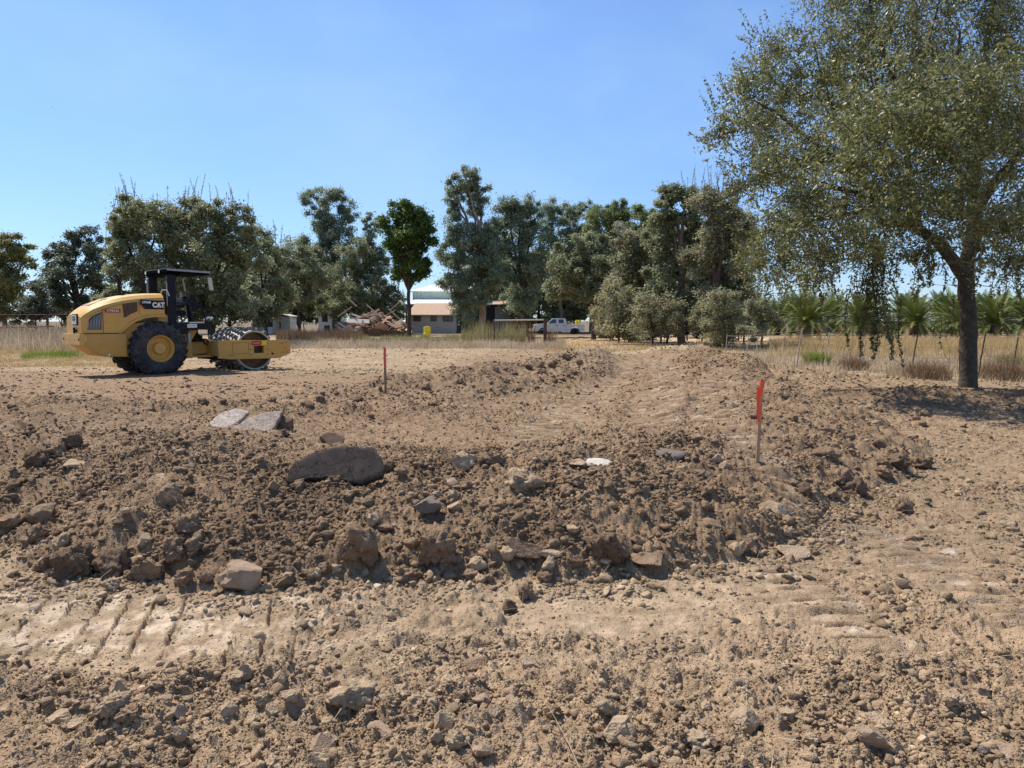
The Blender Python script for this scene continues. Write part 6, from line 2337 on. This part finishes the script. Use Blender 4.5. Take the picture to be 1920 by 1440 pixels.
# front shed
D3 = 96.0
sx0, sx1 = xat(767, D3), xat(858, D3)
shed = empty('shed', (sx0, D3, 0))
tag(shed, 'low beige shed with tan shingle roof and three windows before the barn', 'shed')
b = MB()
wz = zat(589, D3)
b.box((.15, 0, 0), (sx1 - sx0 - .1, 4.3, wz))
wl = b.build('wall', M_BEIGE, shed)
b = MB()
b.add([(-.2, -.35, wz - .08), (sx1 - sx0 + .2, -.35, wz - .08), (sx1 - sx0 + .2, 4.2, zat(568.5, 100.2)), (.3, 4.2, zat(568.5, 100.2)), (-.2, -.35, wz - .22), (sx1 - sx0 + .2, -.35, wz - .22)], [(0, 1, 2, 3), (4, 5, 1, 0)])
b.build('roof', M_TAN, shed, fixn=False)
for p0, p1, q0, q1 in ((776, 790, 591.5, 602.5), (808, 819, 592, 602.5), (831, 850, 592, 603)):
    b = MB()
    x0, x1, z0, z1 = xat(p0, D3) - sx0, xat(p1, D3) - sx0, zat(q1, D3), zat(q0, D3)
    for c in ((x0, x1, z0, z0 + .07), (x0, x1, z1 - .07, z1), (x0, x0 + .07, z0 + .07, z1 - .07), (x1 - .07, x1, z0 + .07, z1 - .07), ((x0 + x1) / 2 - .03, (x0 + x1) / 2 + .03, z0 + .07, z1 - .07)):
        b.box((c[0], -.06, c[2]), (c[1], -.005, c[3]))
    wn = b.build('window', M_DKW, shed)
    b = MB()
    b.box((x0 + .07, -.03, z0 + .07), (x1 - .07, -.008, z1 - .07))
    b.build('pane', M_GLS, wn)
b = MB()
b.box((sx1 - sx0 - .1, -.02, 0), (sx1 - sx0 + .12, .3, wz))
b.build('corner_post', M_DKW, shed)

# trailers and small houses at left
def cabin(px0, px1, pyt, pyb, D, label, mroof, wins, cat_='cabin', dark=None, name='cabin'):
    x0, x1 = xat(px0, D), xat(px1, D)
    zt = zat(pyt, D)
    c = empty(name, (x0, D, 0))
    L = x1 - x0
    b = MB()
    b.box((0, 0, .05), (L, 3.0, zt - .25))
    b.build('wall', M_WP, c, bevel=.03)
    b = MB()
    b.prism([(-.2, zt - .3), (L * .5, zt), (L + .2, zt - .3), (L + .2, zt - .2), (L * .5, zt + .1), (-.2, zt - .2)], -.4, 3.2)
    b.build('roof', mroof, c)
    for a, d_, z0, z1 in wins:
        b = MB()
        b.box((L * a, -.03, z0), (L * d_, .02, z1))
        b.build('opening', M_DKW, c)
    tag(c, label, cat_)


cabin(484, 512, 575, 606, 93, 'white trailer with a dark arched opening seen right of the roller drum', M_TAN, [(.3, 1.02, .9, 2.7), (-.05, .35, 1.25, 1.5)], 'trailer', name='trailer')
cabin(516, 545, 590, 606, 96, 'low pale trailer behind weeds between trailer and cabin', M_BEIGE, [(.2, .4, .7, 1.6)], 'trailer', name='trailer')
cabin(598, 640, 577, 606, 90, 'small white cabin with dark windows left of the rubble heap', M_TAN, [(.17, .42, 1.5, 2.5), (.62, 1.02, .4, 2.9), (.26, .5, .3, 1.1)])

# ------------------------------------------------------------------ rubble heap
M_PLK = [mat('board_tan', (.50, .37, .25), .85, var=.2, scale=3), mat('board_pale', (.66, .58, .48), .8, var=.15, scale=3), mat('board_brown', (.24, .14, .09), .9, var=.3, scale=3), mat('board_pink', (.48, .33, .26), .85, var=.2, scale=3)]
DH = 82.0
hp = empty('rubble_heap', (xat(706, DH), DH, 0))
tag(hp, 'heap of broken boards and rubble from a demolished building beside the shed', 'rubble heap')
kk_ = DH / FPX
r3 = random.Random(31)
V, F = clod_shape(4, 4242, .5, 3, (.7, .95), 2.2, .2)
mesh_np('rubble_mound', V * np.array([60 * kk_, 2.0, 34 * kk_]) + np.array([0, .8, .1]), V is not None and F, M_PLK[2], hp)


def plank(p, L, wd, th, rz, ry, rx, m):
    b = MB()
    Mx = Matrix.Translation(p) @ Matrix.Rotation(rz, 4, 'Z') @ Matrix.Rotation(ry, 4, 'Y') @ Matrix.Rotation(rx, 4, 'X')
    b.box((-L / 2, -wd / 2, -th / 2), (L / 2, wd / 2, th / 2), mat=Mx)
    return b.build('board', m, hp, fixn=False)


for i in range(92):
    t = r3.uniform(-1, 1)
    top = 34 * (1 - abs(t) ** 1.7) * kk_
    top = top * 1.15
    p = (t * 62 * kk_, r3.uniform(-2.2, .6), .3 + r3.uniform(.3, 1.0) * max(.3, top))
    big = r3.random() < .3
    plank(p, r3.uniform(.6, 1.5) if big else r3.uniform(.8, 2.4), r3.uniform(.4, .9) if big else r3.uniform(.12, .28), .05, r3.uniform(-.8, .8), r3.uniform(-.7, .7), r3.uniform(-1.4, 1.4), r3.choice(M_PLK))
for px, py, ang, L in ((668, 566, -.75, 1.6), (656, 585, .6, 1.8), (748, 574, .7, 1.3), (752, 595, -.75, 2.6), (712, 586, -.7, 2.4)):
    plank((xat(px, DH) - hp.location.x, -2.2, zat(py, DH)), L, .13, .1, 0, -ang, 0, M_PLK[1 if L > 3 else 0])
plank((xat(683, DH) - hp.location.x, -2.8, zat(602, DH)), 2.2, .5, .05, .1, .03, .9, M_PLK[1])
# yellow barrel in the weeds
b = MB()
yb = at(801, 622, 62)
b.lathe([(0, 0), (.27, 0), (.3, .05), (.28, .3), (.3, .33), (.28, .36), (.28, .62), (.3, .66), (.27, .9), (0, .92)], (0, 0, 0), 20, axis='z')
o = b.build('barrel', M_LYEL, None, smooth=True)
o.location = (yb.x, 62, .25)
tag(o, 'yellow barrel half hidden by tall weeds before the shed', 'barrel')

# ------------------------------------------------------------------ fences
M_POST = mat('post_rust', (.11, .06, .045), .85, var=.3, scale=5)
M_WIRE = mat('wire', (.35, .33, .30), .5, metal=.4)
M_TP = mat('post_pale', (.40, .34, .27), .8, var=.2, scale=6)
g = at(1022, 646, 50)
gf = empty('gate_fence', (g.x, 50, .08))
tag(gf, 'pipe-rail wire fence ending at a dark rusty post before the pickup', 'fence')
b = MB()
b.box((-.11, -.11, -.3), (.11, .11, 1.66))
b.build('post', M_POST, gf, bevel=.02)
b = MB()
b.tube([(-.1, 0, 1.60), (-3.3, 0, 1.56)], .045, 8)
b.build('top_rail', mat('rail_pale', (.55, .48, .38), .6), gf)
b = MB()
for z in (1.22, .95, .68, .4):
    b.tube([(-.1, 0, z), (-3.3, 0, z - .01)], .008, 4)
b.build('wire_strand', M_WIRE, gf)
b = MB()
b.tube([(-3.3, 0, -.2), (-3.3, 0, 1.6)], .04, 8)
b.build('post', M_POST, gf)
# right field fence: leaning posts
posts = [(1402, 640, 664, 2, 34), (1420, 636, 672, 3, 32), (1500, 616, 690, 3.2, 22.6), (1552, 622, 678, 2.2, 26.0), (1620, 640, 690, 3.4, 24), (1716, 628, 706, 3.2, 21.5), (1843, 622, 714, 1.4, 20.6), (1905, 632, 700, 1.2, 22), (1362, 640, 660, 1, 36)]
wf = empty('field_fence', (0, 0, 0))
tag(wf, 'old wire fence with leaning pale posts along the edge of the field', 'fence')
tops = []
for px, pt, pb, ln, D in posts:
    a = at(px - (pb - pt) * .12, pb, D)
    t_ = at(px + (pb - pt) * .06, pt, D)
    za = gz(a.x, D)
    b = MB()
    L = max(.95, t_.z - za)
    b.tube([(a.x, D, za - .2), ((a.x + t_.x) / 2, D, za + L * .5), (t_.x, D, za + L)], [.022, .020, .018], 7)
    b.build('post', M_TP if px < 1700 else BARK['dark'], wf)
    tops.append(Vector((t_.x, D, za + L)))
tops.sort(key=lambda v: v.x)
b = MB()
for f_ in (.05, .35, .65):
    for a, c in zip(tops[:-1], tops[1:]):
        m = a.lerp(c, .5) - Vector((0, 0, .04 + f_))
        b.tube([a - Vector((0, 0, f_)), m, c - Vector((0, 0, f_))], .0045, 4)
b.build('wire_strand', M_WIRE, wf)
# far left fence
lf = empty('rail_fence', (xat(20, 52), 52, .05))
tag(lf, 'weathered rail fence under the trees at the far left', 'fence')
b = MB()
b.tube([(-6, 0, 1.95), (8, 0, 2.0)], .03, 6)
b.build('top_rail', M_POST, lf)
b = MB()
b.tube([(-6, 0, .95), (3, 0, 1.2)], .05, 6)
b.build('lower_rail', M_POST, lf)
for x in (-5, -1.2, 2.6, 5.2, 7.8):
    b = MB()
    b.box((x - .06, -.06, -.2), (x + .06, .06, 2.05))
    b.build('post', M_POST, lf)
# birds
for px, py, s_, lab in ((98, 201, .9, 'larger of two tiny birds high in the sky at the left'), (103, 206, .6, 'smaller of two tiny birds high in the sky at the left')):
    p = at(px, py, 190)
    b = MB()
    b.add([(-.5, 0, .16), (0, .1, 0), (.5, 0, .18), (0, -.12, -.03)], [(0, 3, 1), (1, 3, 2)])
    b.tube([(0, -.22, -.02), (0, 0, -.02), (0, .25, -.02)], [.02, .06, .015], 6)
    o = b.build('bird', M_GREY, None, fixn=False)
    o.location = p
    o.scale = (s_, s_, s_)
    tag(o, lab, 'bird')
